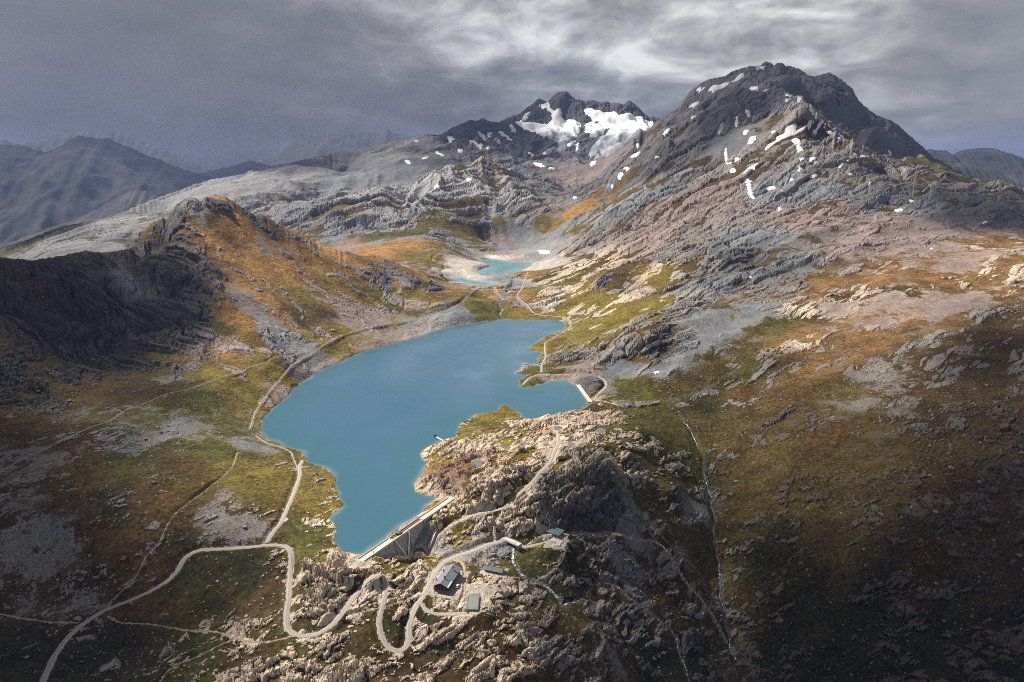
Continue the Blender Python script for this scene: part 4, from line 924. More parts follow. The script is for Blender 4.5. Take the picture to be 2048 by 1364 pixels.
CUU, CVV = np.meshgrid(cu_, cv_)
CGY = np.exp(CVV); CGX = CUU * CGY
lu, lv = lit[:, 0] / lit[:, 1], np.log(lit[:, 1])
d2 = (CUU[..., None] - lu) ** 2 + (CVV[..., None] - lv) ** 2
ww = 1.0 / (d2 + 1.2e-3) ** 1.7
ww_b = 1.0 / (0.20 ** 2) ** 1.6 * 0.15                 # plain broken overcast away from the view
litg = ((ww * lit[:, 3]).sum(-1) + ww_b * 0.25) / (ww.sum(-1) + ww_b)
czs = cz.copy()
for _ in range(30): czs = blur(czs)
gi = np.clip((CUU + UMAX) / (2 * UMAX) * (CU - 1), 0, CU - 1.001); gj = np.clip((CVV - cgv[0]) / (cgv[1] - cgv[0]), 0, CV - 1.001)
i_, j_ = gi.astype(int), gj.astype(int); fi, fj = gi - i_, gj - j_
gz = (czs[j_, i_] * (1 - fi) + czs[j_, i_ + 1] * fi) * (1 - fj) + (czs[j_ + 1, i_] * (1 - fi) + czs[j_ + 1, i_ + 1] * fi) * fj
gz = np.clip(gz, -120, 450) * sstep(CGY, 7000, 4500)
nz = perlin(CUU * 9, CVV * 9, 201) * 0.30 + perlin(CUU * 21, CVV * 21, 202) * 0.22
nz = nz * sstep(CGY, 5500, 2500)
tr = sstep(litg + nz * litg * np.clip(1.05 - litg, 0, 1) * 1.4, 0.10, 0.72) * 0.97 + 0.03 * np.clip(litg * 4, 0, 1)
kk = (CLZ - gz) / SUN[2]
CX, CY = CGX + SUN[0] * kk, CGY + SUN[1] * kk
thick = (1 - tr) * 26 + 4
lump = (perlin(CX / 700, CY / 700, 210) * 10 + perlin(CX / 260, CY / 260, 211) * 5) * (1 - tr)
lo_ = np.stack([CX, CY, CLZ - thick * 0.5 + lump], -1).reshape(-1, 3); hi_ = np.stack([CX, CY, CLZ + thick * 0.5 + lump * 0.6 + 4], -1).reshape(-1, 3)
a, b2 = np.meshgrid(np.arange(NCV - 1), np.arange(NCU - 1), indexing='ij'); v = (a * NCU + b2).ravel()
qlo = np.stack([v, v + NCU, v + NCU + 1, v + 1], -1); n_ = len(lo_)
qhi = np.stack([v, v + 1, v + NCU + 1, v + NCU], -1) + n_
rim = np.concatenate([np.arange(NCU), np.arange(NCU - 1, NCU * NCV, NCU)[1:], np.arange(NCU * NCV - 2, NCU * (NCV - 1) - 1, -1), np.arange(NCU * (NCV - 2), 0, -NCU)])
r2_ = np.roll(rim, -1)
qs = np.stack([rim, r2_, r2_ + n_, rim + n_], -1)
me = mesh_np('shade_cloud', np.concatenate([lo_, hi_]), np.concatenate([qlo, qhi, qs]))
at = me.attributes.new('clear', 'FLOAT', 'POINT'); at.data.foreach_set('value', np.tile(np.sqrt(tr).ravel(), 2).astype(np.float32))
m, q, out = new_mat('shade_cloud_mist')
df = q.new('ShaderNodeBsdfDiffuse'); df.inputs[0].default_value = (.17, .17, .172, 1)
tl = q.new('ShaderNodeBsdfTranslucent'); tl.inputs[0].default_value = (.17, .17, .172, 1)
tp = q.new('ShaderNodeBsdfTransparent')
mx = q.new('ShaderNodeMixShader'); mx.inputs[0].default_value = 0.5; q.l.new(df.outputs[0], mx.inputs[1]); q.l.new(tl.outputs[0], mx.inputs[2])
mx2 = q.new('ShaderNodeMixShader'); q.put(mx2.inputs[0], attr(q, 'clear', 'Fac')); q.l.new(mx.outputs[0], mx2.inputs[1]); q.l.new(tp.outputs[0], mx2.inputs[2])
q.l.new(mx2.outputs[0], out.inputs['Surface'])
me.materials.append(m)
link(bpy.data.objects.new('shade_cloud', me), None, 'structure', 'grey clouds added out of view to shade the land')
# ------------------------------------------------------------------ far ranges
def far_mat(name, c0, c1):
    m, q, out = new_mat(name)
    pos = q.new('ShaderNodeNewGeometry').outputs['Position']
    n1 = q.noise(pos, 0.004, 6.0, 0.65); n2 = q.noise(pos, 0.0009, 4.0, 0.6)
    c = q.mix(q.maprange(n1, 0.35, 0.65, 0.0, 1.0, True), c0, c1)
    c = q.mix(q.maprange(n2, 0.45, 0.6, 0.0, 0.6, True), c, (.07, .085, .05, 1))
    principled(q, out, c, 0.95, 0.1, bump(q, n1, 40.0, 0.6))
    return m
MFAR = far_mat('far_slopes', (.075, .08, .078, 1), (.15, .145, .14, 1))
def far_range(name, label, Y, txt, depth, zb, seed, jag=1.0):
    P = [at_y(a_, b_, Y) for a_, b_ in pts(txt)]
    xs2 = np.array([p[0] for p in P]); zs2 = np.array([p[2] for p in P])
    NX, NT2 = 260, 90
    X = np.linspace(xs2.min(), xs2.max(), NX); T = np.concatenate([np.linspace(0, 1, NT2 - 12), np.linspace(1.05, 1.5, 12)])
    zr_ = np.interp(X, xs2, zs2) + perlin(X / (Y * 0.006), np.full(NX, seed * 1.3), seed) * Y * 0.0016 * jag
    XX, TT = np.meshgrid(X, T)
    YY = Y - depth * (1 - TT)
    XX2 = XX * (0.35 + 0.65 * YY / Y) * 1.0
    prof = np.where(TT <= 1, 1 - (1 - TT) ** 1.15, 1 - (TT - 1) * 1.6)
    ZZ = zb + (zr_[None] - zb) * prof
    env = np.clip(1 - TT, 0, 1) ** 0.7 * np.clip(TT * 4, 0, 1)
    for lam, amp in ((0.12, .022), (0.05, .012), (0.022, .006)):
        ZZ += (0.4 - 1.7 * np.abs(perlin(XX / (Y * lam), YY / (Y * lam * 1.6), seed + 3))) * Y * amp * env
    a, b2 = np.meshgrid(np.arange(len(T) - 1), np.arange(NX - 1), indexing='ij'); v = (a * NX + b2).reshape(-1)
    me = mesh_np(name, np.stack([XX2, YY, ZZ], -1).reshape(-1, 3), np.stack([v, v + 1, v + NX + 1, v + NX], -1))
    me.materials.append(MFAR)
    link(bpy.data.objects.new(name, me), None, 'structure', label)
far_range('far_mountain', 'rounded blue mountain fading in the rain on the left', 9000, '-300,310 -100,292 0,290 25,290 50,293 70,298 92,305 110,298 130,285 145,275 158,270 170,272 190,277 215,276 235,285 260,295 290,308 320,320 350,332 385,345 420,352 460,372 520,400 600,440', 4200, -700, 1)
far_range('far_mountain', 'distant jagged crest above the blue mountain', 13500, '-300,262 -60,280 0,273 15,280 27,287 45,290 58,281 70,285 85,282 97,283 105,270 115,263 127,264 135,268 143,264 152,266 165,261 178,263 190,268 205,265 225,262 260,275 330,300 420,340', 4000, -600, 2, 1.4)
far_range('far_mountain', 'low blue hill in the middle distance', 11000, '300,372 380,350 420,342 450,335 480,327 500,321 520,325 545,332 570,327 590,330 640,345 720,370', 3000, -500, 3)
far_range('far_mountain', 'long flat blue range behind the pale ridge', 14500, '480,340 560,300 620,268 660,262 700,262 740,263 760,264 775,257 790,266 815,271 840,270 880,275 920,290 1000,320', 4000, -600, 4)
far_range('far_mountain', 'blue range at the right edge under the storm sky', 9500, '1780,345 1830,312 1850,300 1862,298 1875,302 1890,300 1905,309 1920,302 1945,297 1960,296 1990,297 2010,304 2048,316 2120,330 2300,350', 3500, -500, 5)
far_range('far_mountain', 'dark shoulder in front of the blue range on the right', 5600, '1800,350 1880,326 1895,326 1920,327 1950,333 1980,343 2010,352 2030,365 2048,372 2120,395 2300,430', 2000, -300, 6)
far_range('far_mountain', 'faint spur in the deep left valley', 5200, '-60,520 60,470 100,455 150,440 200,415 240,392 265,376 290,382 310,392 350,402 420,425', 1500, -500, 7)
me = bpy.data.meshes.new('valley_floor')
me.from_pydata([(-60000, 5000, -900), (60000, 5000, -900), (60000, 90000, -900), (-60000, 90000, -900)], [], [(0, 1, 2, 3)])
me.materials.append(MFAR)
link(bpy.data.objects.new('ground', me), None, 'structure', 'distant valley floor')

# ------------------------------------------------------------------ snow and ice
def snow_mat():
    m, q, out = new_mat('snow')
    pos = q.new('ShaderNodeNewGeometry').outputs['Position']
    n1 = q.noise(pos, 0.25, 4.0, 0.6); n2 = q.noise(pos, 0.03, 3.0)
    c = q.mix(q.maprange(n2, 0.4, 0.7, 0.0, 0.6), (.72, .73, .75, 1), (.48, .47, .46, 1))
    principled(q, out, c, 0.7, 0.3, bump(q, n1, 0.6, 0.4))
    return m
def ice_mat():
    m, q, out = new_mat('glacier_ice')
    pos = q.new('ShaderNodeNewGeometry').outputs['Position']
    sz_ = q.new('ShaderNodeSeparateXYZ'); q.put(sz_.inputs[0], pos)
    n1 = q.noise(pos, 0.012, 6.0, 0.65); st = q.noise(q.vmath('MULTIPLY', pos, (.05, .006, .02)), 1.0, 4.0, 0.6)
    k = q.maprange(q.math('ADD', sz_.outputs[2], q.math('MULTIPLY', q.math('SUBTRACT', n1, 0.5), 120.0)), 425.0, 500.0, 0.0, 1.0, True)
    ice = q.mix(q.maprange(st, 0.35, 0.65), (.19, .21, .24, 1), (.34, .36, .395, 1))
    c = q.mix(k, ice, (.90, .91, .93, 1))
    principled(q, out, c, 0.6, 0.3, bump(q, st, 4.0, 0.5))
    return m
MSNOW, MICE = snow_mat(), ice_mat()
def drape(name, poly_px, mat, parent, thick, seed, kind=None, label=None, soft=None):
    P = [LZ.hit(*p) for p in poly_px]; P_ = np.array(P)
    my = P_[:, 1].mean(); P_ = P_[np.abs(P_[:, 1] - np.median(P_[:, 1])) < my * (0.32 if name == 'glacier' else 0.12)]
    if len(P_) < 3: return None
    P = [tuple(p) for p in P_]
    pad = my * 0.004
    sj, si = window(P_[:, 0], P_[:, 1], pad)
    X, Y = XG[sj, si], YG[sj, si]; Z = z[sj, si]
    if X.shape[0] < 2 or X.shape[1] < 2: return None
    d = poly_sdf(X, Y, P)
    d = d + perlin(X / (my * 0.004), Y / (my * 0.004), 300 + seed) * my * 0.0009
    off = np.clip(-d * 0.4, -thick, thick) + (0.3 if thick > 5 else 0.1 * thick)
    Zs = Z * 0.4 + blur(blur(Z)) * 0.6 + off
    h_, w_ = X.shape
    a, b2 = np.meshgrid(np.arange(h_ - 1), np.arange(w_ - 1), indexing='ij'); v = a * w_ + b2
    q4 = np.stack([v, v + 1, v + w_ + 1, v + w_], -1)
    mk = np.minimum.reduce([d[:-1, :-1], d[1:, :-1], d[:-1, 1:], d[1:, 1:]]) < thick * 0.5
    q4 = q4[mk]
    if not len(q4): return None
    used, inv = np.unique(q4, return_inverse=True)
    me = mesh_np(name, np.stack([X, Y, Zs], -1).reshape(-1, 3)[used], inv.reshape(-1, 4))
    me.materials.append(mat)
    return link(bpy.data.objects.new(name, me), parent, kind, label)
drape('glacier', pts('1096,203 1101,216 1108,223 1121,217 1123,231 1136,241 1161,247 1158,266 1140,276 1132,295 1129,308 1117,308 1112,292 1110,281 1088,275 1061,263 1044,254 1029,245 1041,239 1050,247 1073,245 1093,248 1104,240 1104,226 1090,216 1078,208 1087,209'), MICE, None, 9.0, 1, 'structure', 'white glacier with a grey tongue below the highest peak')
drape('glacier', pts('1167,217 1184,216 1205,222 1230,222 1237,231 1278,232 1304,240 1308,246 1287,263 1263,284 1237,307 1211,316 1187,313 1178,304 1196,281 1213,269 1219,257 1196,243 1176,231'), MICE, None, 9.0, 2, 'structure', 'broad snow-topped glacier spilling down to the right')
drape('glacier', pts('1170,248 1184,242 1200,250 1213,256 1210,265 1190,275 1173,268'), MICE, None, 8.0, 3, 'structure', 'small snowfield between the two glaciers')
SNOWP = ['1573,251 1591,250 1592,262 1610,253 1624,241 1628,244 1610,258 1590,269 1573,274 1551,285 1543,292 1531,301 1528,300 1536,289 1551,282 1556,273 1573,265',
      '1583,278 1597,275 1601,287 1612,307 1631,314 1639,324 1629,328 1612,312 1608,324 1600,328 1594,317 1602,314 1595,300 1589,287',
      '1492,354 1503,363 1501,376 1512,396 1501,396 1494,372', '1498,275 1512,271 1509,284 1496,291', '1485,174 1500,171 1512,172 1540,178 1525,184 1510,179', '1571,187 1580,191 1586,191 1576,206 1568,201 1576,198',
      '1595,193 1602,195 1591,208', '1329,262 1340,256 1338,267 1320,273', '1487,146 1489,154 1459,166 1440,178 1424,187 1417,180 1441,168 1476,152', '1508,133 1529,133 1527,141 1512,139', '1597,331 1604,337 1600,346 1594,344',
      '1075,501 1088,500 1101,502 1098,508 1080,507']
EL = '''1400 178 8 3 -25;1388 209 10 3 -30;1389 234 9 3 -15;1441 253 3 16 8;1473 245 2 10 5;1496 227 3 8 -15;1491 264 4 6 30;1452 310 3 11 0;1457 327 7 3 0;1473 319 8 2.5 -25;1466 341 5 4 0;1503 335 16 3 -30;1542 376 7 3 -10;1564 384 4 3 0;1559 418 5 3 -30;1582 359 4 4 0;1637 253 3 14 35;1681 275 6 3 -30;1659 265 5 3 0;1688 326 12 3 -35;1710 308 3 2 0;1727 313 5 2 0;1701 348 3 2 0;1737 371 3 7 20;1782 309 8 3 10;1798 420 9 2.5 -5;1822 402 6 2 10;1970 445 5 2 0;1627 352 6 2 -10;1547 264 4 3 0;1275 292 6 4 -30;1270 310 10 4 -25;1253 338 6 4 -30;1312 315 3 3 0;1863 497 3 1.2 0;1501 554 3 1.2 0;1313 745 5 2 -20
833 282 5 2 0;879 308 9 2 20;901 277 6 6 -40;920 302 6 4 -20;948 286 9 4 25;961 292 5 6 0;967 274 14 4 40;980 270 4 6 30;995 280 5 5 -20;976 298 3 4 0;1011 272 14 3 30;1051 233 10 4 -40;1026 257 4 10 -20;1060 307 8 2.5 20;1096 302 12 4 -35;1143 286 10 3 -35;1155 292 2 9 10;1186 327 7 4 -40;1011 330 8 3 -20;1021 339 6 2.5 20;1079 330 12 3 15;1105 337 7 2 5;938 360 5 4 -20;873 374 4 5 0;1150 395 4 3 0;816 324 6 3 30;850 316 6 2 -20;1240 351 5 8 20;1221 371 5 2 0'''
seed = 10
def snow_parent(px):
    return land_parts['mountain'] if px > 1195 else land_parts['glacier_mountain']
for txt in SNOWP:
    seed += 1
    pp = pts(txt); drape('snow_patch', pp, MSNOW, snow_parent(pp[0][0]), 2.2, seed)
for ln in EL.replace('\n', ';').split(';'):
    seed += 1
    cx0, cy0, a0, b0, an = map(float, ln.split()); an = math.radians(an)
    rr = random.Random(seed)
    pp = []
    for k in range(14):
        th = k / 14 * 2 * math.pi; s_ = rr.uniform(0.75, 1.35)
        ex, ey = a0 * math.cos(th) * s_, b0 * math.sin(th) * s_
        pp.append((cx0 + ex * math.cos(an) - ey * math.sin(an), cy0 + ex * math.sin(an) + ey * math.cos(an)))
    drape('snow_patch', pp, MSNOW, snow_parent(cx0), 2.0, seed)

# ------------------------------------------------------------------ air
me = bpy.data.meshes.new('haze')
hx0, hx1, hy0, hy1, hz0, hz1 = -32000, 32000, -3000, 24000, -902, 1080
vb = [(a, b2, c) for c in (hz0, hz1) for b2 in (hy0, hy1) for a in (hx0, hx1)]
me.from_pydata(vb, [], [(0, 2, 3, 1), (4, 5, 7, 6), (0, 1, 5, 4), (2, 6, 7, 3), (0, 4, 6, 2), (1, 3, 7, 5)])
m, q, out = new_mat('haze_air')
pv = q.new('ShaderNodeVolumePrincipled')
pv.inputs['Color'].default_value = (.30, .44, .95, 1); pv.inputs['Density'].default_value = 3.8e-5; pv.inputs['Anisotropy'].default_value = 0.0
q.l.new(pv.outputs[0], out.inputs['Volume'])
me.materials.append(m)
HZ = link(bpy.data.objects.new('haze', me), None, 'stuff', 'blue grey haze filling the valley air')

# rain shaft hanging under the storm on the left, far behind the ridge
b_ = bpy.data.meshes.new('rain')
NP_, NR_ = 40, 24
vv = []
for i_ in range(NR_ + 1):
    ph = math.pi * i_ / NR_
    for k in range(NP_):
        th = 2 * math.pi * k / NP_
        vv.append((-3900 + 3600 * math.sin(ph) * math.cos(th), 10800 + 2300 * math.sin(ph) * math.sin(th), 1300 - 2150 * math.cos(ph)))
b_.from_pydata(vv, [], [(i_ * NP_ + k, i_ * NP_ + (k + 1) % NP_, (i_ + 1) * NP_ + (k + 1) % NP_, (i_ + 1) * NP_ + k) for i_ in range(NR_) for k in range(NP_)])
m, q, out = new_mat('rain_veil')
pv = q.new('ShaderNodeVolumePrincipled')
pv.inputs['Color'].default_value = (.62, .66, .76, 1); pv.inputs['Density'].default_value = 2.5e-4; pv.inputs['Anisotropy'].default_value = 0.0
q.l.new(pv.outputs[0], out.inputs['Volume'])
b_.materials.append(m)
link(bpy.data.objects.new('rain', b_), None, 'stuff', 'grey blue rain shaft over the far left ranges')
# ------------------------------------------------------------------ built things
class MB:
    """collects boxes, prisms and tubes in local coordinates, builds ONE mesh object"""
    def __init__(s): s.v = []; s.f = []
    def add(s, v, f):
        n0 = len(s.v); s.v += [tuple(p) for p in v]; s.f += [tuple(i + n0 for i in q_) for q_ in f]; return s
    def box(s, x0, x1, y0, y1, z0, z1):
        return s.add([(x0, y0, z0), (x1, y0, z0), (x1, y1, z0), (x0, y1, z0), (x0, y0, z1), (x1, y0, z1), (x1, y1, z1), (x0, y1, z1)],
                     [(0, 3, 2, 1), (4, 5, 6, 7), (0, 1, 5, 4), (1, 2, 6, 5), (2, 3, 7, 6), (3, 0, 4, 7)])
    def hexa(s, p):                                 # eight corners: bottom four, top four
        return s.add(p, [(0, 3, 2, 1), (4, 5, 6, 7), (0, 1, 5, 4), (1, 2, 6, 5), (2, 3, 7, 6), (3, 0, 4, 7)])
    def prism(s, poly, z0, z1):
        m_ = len(poly)
        return s.add([(*p, z0) for p in poly] + [(*p, z1) for p in poly],
                     [tuple(range(m_ - 1, -1, -1)), tuple(range(m_, 2 * m_))] + [(i, (i + 1) % m_, (i + 1) % m_ + m_, i + m_) for i in range(m_)])
    def tube(s, P, R, K=8):
        P = [Vector(p) for p in P]
        if not hasattr(R, '__len__'): R = [R] * len(P)
        rings = []
        for i, p in enumerate(P):
            d = (P[min(i + 1, len(P) - 1)] - P[max(i - 1, 0)]).normalized()
            a = d.orthogonal().normalized(); b_ = d.cross(a)
            rings.append([p + (a * math.cos(2 * math.pi * k / K) + b_ * math.sin(2 * math.pi * k / K)) * R[i] for k in range(K)])
        vv = [v for r_ in rings for v in r_]; m_ = len(P)
        ff = [(i * K + k, i * K + (k + 1) % K, (i + 1) * K + (k + 1) % K, (i + 1) * K + k) for i in range(m_ - 1) for k in range(K)]
        ff += [tuple(range(K - 1, -1, -1)), tuple(range((m_ - 1) * K, m_ * K))]
        return s.add(vv, ff)
    def build(s, name, mat, parent=None, smooth=False, **kw):
        me = bpy.data.meshes.new(name); me.from_pydata(s.v, [], s.f); me.update()
        if smooth: me.polygons.foreach_set('use_smooth', [True] * len(me.polygons))
        me.materials.append(mat)
        return link(bpy.data.objects.new(name, me), parent, **kw)
def thing(name, loc, rz, label, cat, group=None):
    o = bpy.data.objects.new(name, None); o.empty_display_size = 1.0
    o.location = loc; o.rotation_euler = (0, 0, rz)
    return link(o, None, None, label, cat, group)
def plain(name, c, rough=0.8, spec=0.3, var=0.25, scale=0.8, metal=0.0, dirt=None):
    m, q, out = new_mat(name)
    pos = q.new('ShaderNodeNewGeometry').outputs['Position']
    n1 = q.noise(pos, scale, 5.0, 0.65); n2 = q.noise(q.vmath('MULTIPLY', pos, (1, 1, 0.15)), scale * 0.6, 3.0, 0.6)
    cc = q.mix(1.0, (*c, 1), q.new_rgb(q.maprange(n1, 0.25, 0.75, 1 - var, 1 + var)), 'MULTIPLY')
    if dirt: cc = q.mix(q.maprange(n2, 0.50, 0.66, 0.0, 0.7, True), cc, (*dirt, 1))
    principled(q, out, cc, rough, spec, bump(q, n1, 0.05, 0.4), metal)
    return m
M_CONC = plain('pale_concrete', (.52, .47, .42), dirt=(.34, .30, .26))
M_MAS = plain('grey_masonry', (.34, .335, .325), var=0.5, scale=1.6, dirt=(.16, .16, .16))
M_RUST = plain('rusty_deck', (.20, .11, .065), dirt=(.12, .08, .06))
M_ROOF = plain('grey_roof_sheet', (.165, .185, .205), 0.5, 0.4, 0.12, 0.4)
M_ROOF2 = plain('grey_roof_seam', (.25, .27, .29), 0.5, 0.4, 0.12, 0.4)
M_WOOD = plain('dark_timber', (.045, .034, .028), 0.85, 0.2, 0.35, 1.5)
M_TRIM = plain('brown_trim', (.10, .075, .055))
M_STONE = plain('stone_footing', (.17, .155, .14), var=0.45, scale=1.4)
M_GLASS = plain('window_glass', (.035, .045, .055), 0.08, 0.6, 0.1)
M_WHITE = plain('white_paint', (.78, .78, .77), 0.45, 0.4, 0.06)
M_BLACK = plain('black_metal', (.022, .023, .025), 0.5, 0.4, 0.2)
M_SLATE = plain('dark_slate_roof', (.050, .055, .066), 0.6, 0.3, 0.2)
M_GREYW = plain('weathered_grey_wall', (.14, .145, .15))
M_GREEN = plain('green_roof_sheet', (.075, .125, .125), 0.5, 0.4, 0.15)
M_GRAVR = plain('gravel_roof', (.22, .23, .225), 0.9, 0.2, 0.35, 2.0, dirt=(.13, .14, .14))
M_STEEL = plain('galvanised_steel', (.42, .43, .44), 0.45, 0.4, 0.15, metal=0.6)
M_TYRE = plain('tyre_rubber', (.02, .02, .02), 0.9)
M_FLAG = plain('pale_flagstone', (.47, .43, .375), var=0.3, scale=1.2)
M_ROCK1 = plain('boulder_rock', (.36, .305, .245), 0.95, 0.15, 0.45, 0.8, dirt=(.15, .135, .11))
M_ROCK2 = plain('dark_boulder_rock', (.19, .175, .155), 0.95, 0.15, 0.45, 0.8, dirt=(.09, .085, .075))
M_ROCK3 = plain('field_stone', (.26, .225, .185), 0.95, 0.15, 0.4, 0.9)
M_JET = plain('falling_water', (.85, .87, .88), 0.5, 0.4, 0.1)

# ---- big dam: x along the crest from the near left end, +y downstream
dv = DAM_B - DAM_A; DL = float(np.linalg.norm(dv)); drot = math.atan2(dv[1], dv[0])
dam = thing('dam', (DAM_A[0], DAM_A[1], 0.0), drot, 'long pale stone dam across the near end of the big lake', 'dam')
# local +y of the empty points upstream (left of the direction), so downstream is -y
prof = [(0, -2.0), (0.10, -6), (0.25, -11.5), (0.34, -15), (0.42, -16.5), (0.55, -15.5), (0.68, -10), (0.82, -6), (1.0, -2)]
NS = 26
b_ = MB()
for k in range(NS):
    a0, a1 = k / NS * DL, (k + 1) / NS * DL
    f0, f1 = (float(np.interp(k_ / NS, [p[0] for p in prof], [p[1] for p in prof])) - 1.5 for k_ in (k, k + 1))
    b_.hexa([(a0, 2.2, -9), (a0, -2.2 + 0.34 * f0, f0), (a1, -2.2 + 0.34 * f1, f1), (a1, 2.2, -9), (a0, 2.2, 0.72), (a0, -2.2, 0.72), (a1, -2.2, 0.72), (a1, 2.2, 0.72)])
b_.build('wall', M_MAS, dam, label='grey masonry downstream face streaked dark by seepage')
MB().box(-1.5, DL * 0.30, -2.6, 2.6, 0.75, 1.15).build('walkway', M_CONC, dam)
MB().box(DL * 0.625, DL + 2, -2.6, 2.6, 0.75, 1.15).build('walkway', M_CONC, dam)
MB().box(DL * 0.302, DL * 0.623, 0.2, 2.5, 0.75, 1.02).build('spillway_deck', M_RUST, dam, label='rust brown lowered walkway in the middle of the crest')
MB().box(DL * 0.302, DL * 0.623, 2.05, 2.55, 1.02, 1.7).build('coping', M_CONC, dam)
for a0, a1 in ((0.0, .30), (.302, .435), (.455, .623), (.625, 1.0)):
    MB().box(DL * a0, DL * a1 - 0.05, -3.0, -2.2, 0.2, 1.75).build('parapet', M_CONC, dam)
for a0, a1 in ((0.0, .295), (.63, 1.0)):
    MB().box(DL * a0, DL * a1, 2.2, 2.62, 1.15, 1.85).build('parapet', M_CONC, dam)
for a0 in (.30, .445, .624):
    MB().hexa([(DL * a0 - .6, -2.2, -15), (DL * a0 - .6, -8.2, -15), (DL * a0 + .6, -8.2, -15), (DL * a0 + .6, -2.2, -15), (DL * a0 - .6, -2.0, 1.0), (DL * a0 - .6, -3.3, 1.0), (DL * a0 + .6, -3.3, 1.0), (DL * a0 + .6, -2.0, 1.0)]).build('buttress', M_MAS, dam)
MB().box(DL * .36, DL * .40, -1.6, 1.2, 1.0, 2.6).build('valve_house', M_TRIM, dam, label='small brown valve cabin on the crest')
b_ = MB()
for k in range(12):
    b_.box(DL * .31 + k * 2.8, DL * .31 + k * 2.8 + .09, 2.25, 2.34, 1.7, 2.7)
b_.box(DL * .31, DL * .31 + 31, 2.26, 2.33, 2.62, 2.7).build('railing', M_STEEL, dam)
MB().hexa([(DL * .66, -7.2, -6), (DL * .66, -9.2, -6), (DL * 1.0, -5.5, -3.0), (DL * 1.0, -3.2, -3.0), (DL * .66, -7.2, -3.9), (DL * .66, -9.2, -4.2), (DL * 1.0, -5.5, -0.8), (DL * 1.0, -3.2, -0.6)]).build('toe_ledge', M_CONC, dam, label='white concrete ledge at the foot of the right half')
MB().hexa([(DL * .52, -13.5, -15), (DL * .52, -15.2, -15), (DL * .68, -10.8, -9), (DL * .68, -9.0, -9), (DL * .52, -13.5, -11.8), (DL * .52, -15.2, -12), (DL * .68, -10.8, -5.2), (DL * .68, -9.0, -5)]).build('toe_ledge', M_CONC, dam)
# seepage jets running down the face into the pool
for (a0, a1, w0, lab) in ((.445, .37, .35, 'thin white water jet down the middle of the dam face'), (.30, .365, .30, 'thin white water jet slanting down the left dam face')):
    P = []
    for k in range(9):
        q_ = k / 8; s_ = a0 + (a1 - a0) * q_ ** 1.5; zz_ = 0.6 - 14.2 * q_ ** 1.4
        P.append((DL * s_, -2.6 + 0.34 * zz_ - 1.3, zz_))
    o = MB().tube(P, [w0 * (0.8 + 0.9 * k / 8) for k in range(9)], 6).build('water_jet', M_JET, None, True, kind='structure', label=lab)
    o.location = (DAM_A[0], DAM_A[1], 0); o.rotation_euler = (0, 0, drot)
# ---- small dam
dv2 = DAM2_A - DAM2_B; D2L = float(np.linalg.norm(dv2)); drot2 = math.atan2(dv2[1], dv2[0])
dam2 = thing('dam', (DAM2_B[0], DAM2_B[1], 0), drot2, 'short white dam closing the right-hand bay of the lake', 'dam')
b_ = MB()
for k in range(8):
    a0, a1 = k / 8 * D2L, (k + 1) / 8 * D2L
    b_.hexa([(a0, 1.4, -7), (a0, -4.2, -8), (a1, -4.2, -8), (a1, 1.4, -7), (a0, 1.4, .9), (a0, -1.5, .9), (a1, -1.5, .9), (a1, 1.4, .9)])
b_.build('wall', M_MAS, dam2)
MB().box(-1.5, D2L + 1.5, -1.7, 1.6, 0.92, 1.45).build('walkway', M_CONC, dam2)
MB().box(-1.5, D2L + 1.5, -2.1, -1.7, 0.5, 2.2).build('parapet', M_CONC, dam2)
MB().box(-1.5, D2L + 1.5, 1.6, 1.95, 0.5, 2.2).build('parapet', M_CONC, dam2)

# ---- mountain hut (x across, y along the ridge, away from the camera)
hrot = math.radians(-16.2)
hut = thing('mountain_hut', (-42.0, 409.3, -14.7), hrot, 'large mountain hut with grey metal gable roof in the hairpin loop', 'hut')
HW, HLn, EV, RG = 4.7, 11.4, 4.6, 7.0
MB().prism([(-HW, -HLn), (HW, -HLn), (HW, HLn), (-HW, HLn)], -2.0, 1.5).build('footing', M_STONE, hut)
wl = MB().prism([(-HW + .1, -HLn + .1), (HW - .1, -HLn + .1), (HW - .1, HLn - .1), (-HW + .1, HLn - .1)], 1.5, EV)
for y0 in (-HLn + .1, HLn - .5):
    wl.hexa([(-HW + .1, y0, EV), (HW - .1, y0, EV), (HW - .1, y0 + .4, EV), (-HW + .1, y0 + .4, EV), (-0.3, y0, RG - .25), (0.1, y0, RG - .25), (0.1, y0 + .4, RG - .25), (-0.3, y0 + .4, RG - .25)])
wl = wl.build('wall', M_WOOD, hut, label='dark timber walls')
def slope_panel(x0, z0, x1, z1, y0, y1, th=.18):
    return MB().hexa([(x0, y0, z0 - th), (x1, y0, z1 - th), (x1, y1, z1 - th), (x0, y1, z0 - th), (x0, y0, z0), (x1, y0, z1), (x1, y1, z1), (x0, y1, z0)])
for k in range(8):
    y0, y1 = -HLn - .8 + k * (2 * HLn + 1.6) / 8, -HLn - .8 + (k + 1) * (2 * HLn + 1.6) / 8 - .06
    slope_panel(-HW - .75, EV - .2, -.12, RG, y0, y1).build('roof_panel', M_ROOF, hut)
    slope_panel(.12, RG, HW + .75, EV - .2, y0, y1).build('roof_panel', M_ROOF, hut)
MB().box(-.25, .25, -HLn - .85, HLn + .85, RG - .12, RG + .10).build('ridge_cap', M_ROOF2, hut)
for sx in (-1, 1):
    MB().box(sx * (HW + .72) - .1, sx * (HW + .72) + .1, -HLn - .8, HLn + .8, EV - .55, EV - .3).build('gutter', M_TRIM, hut)
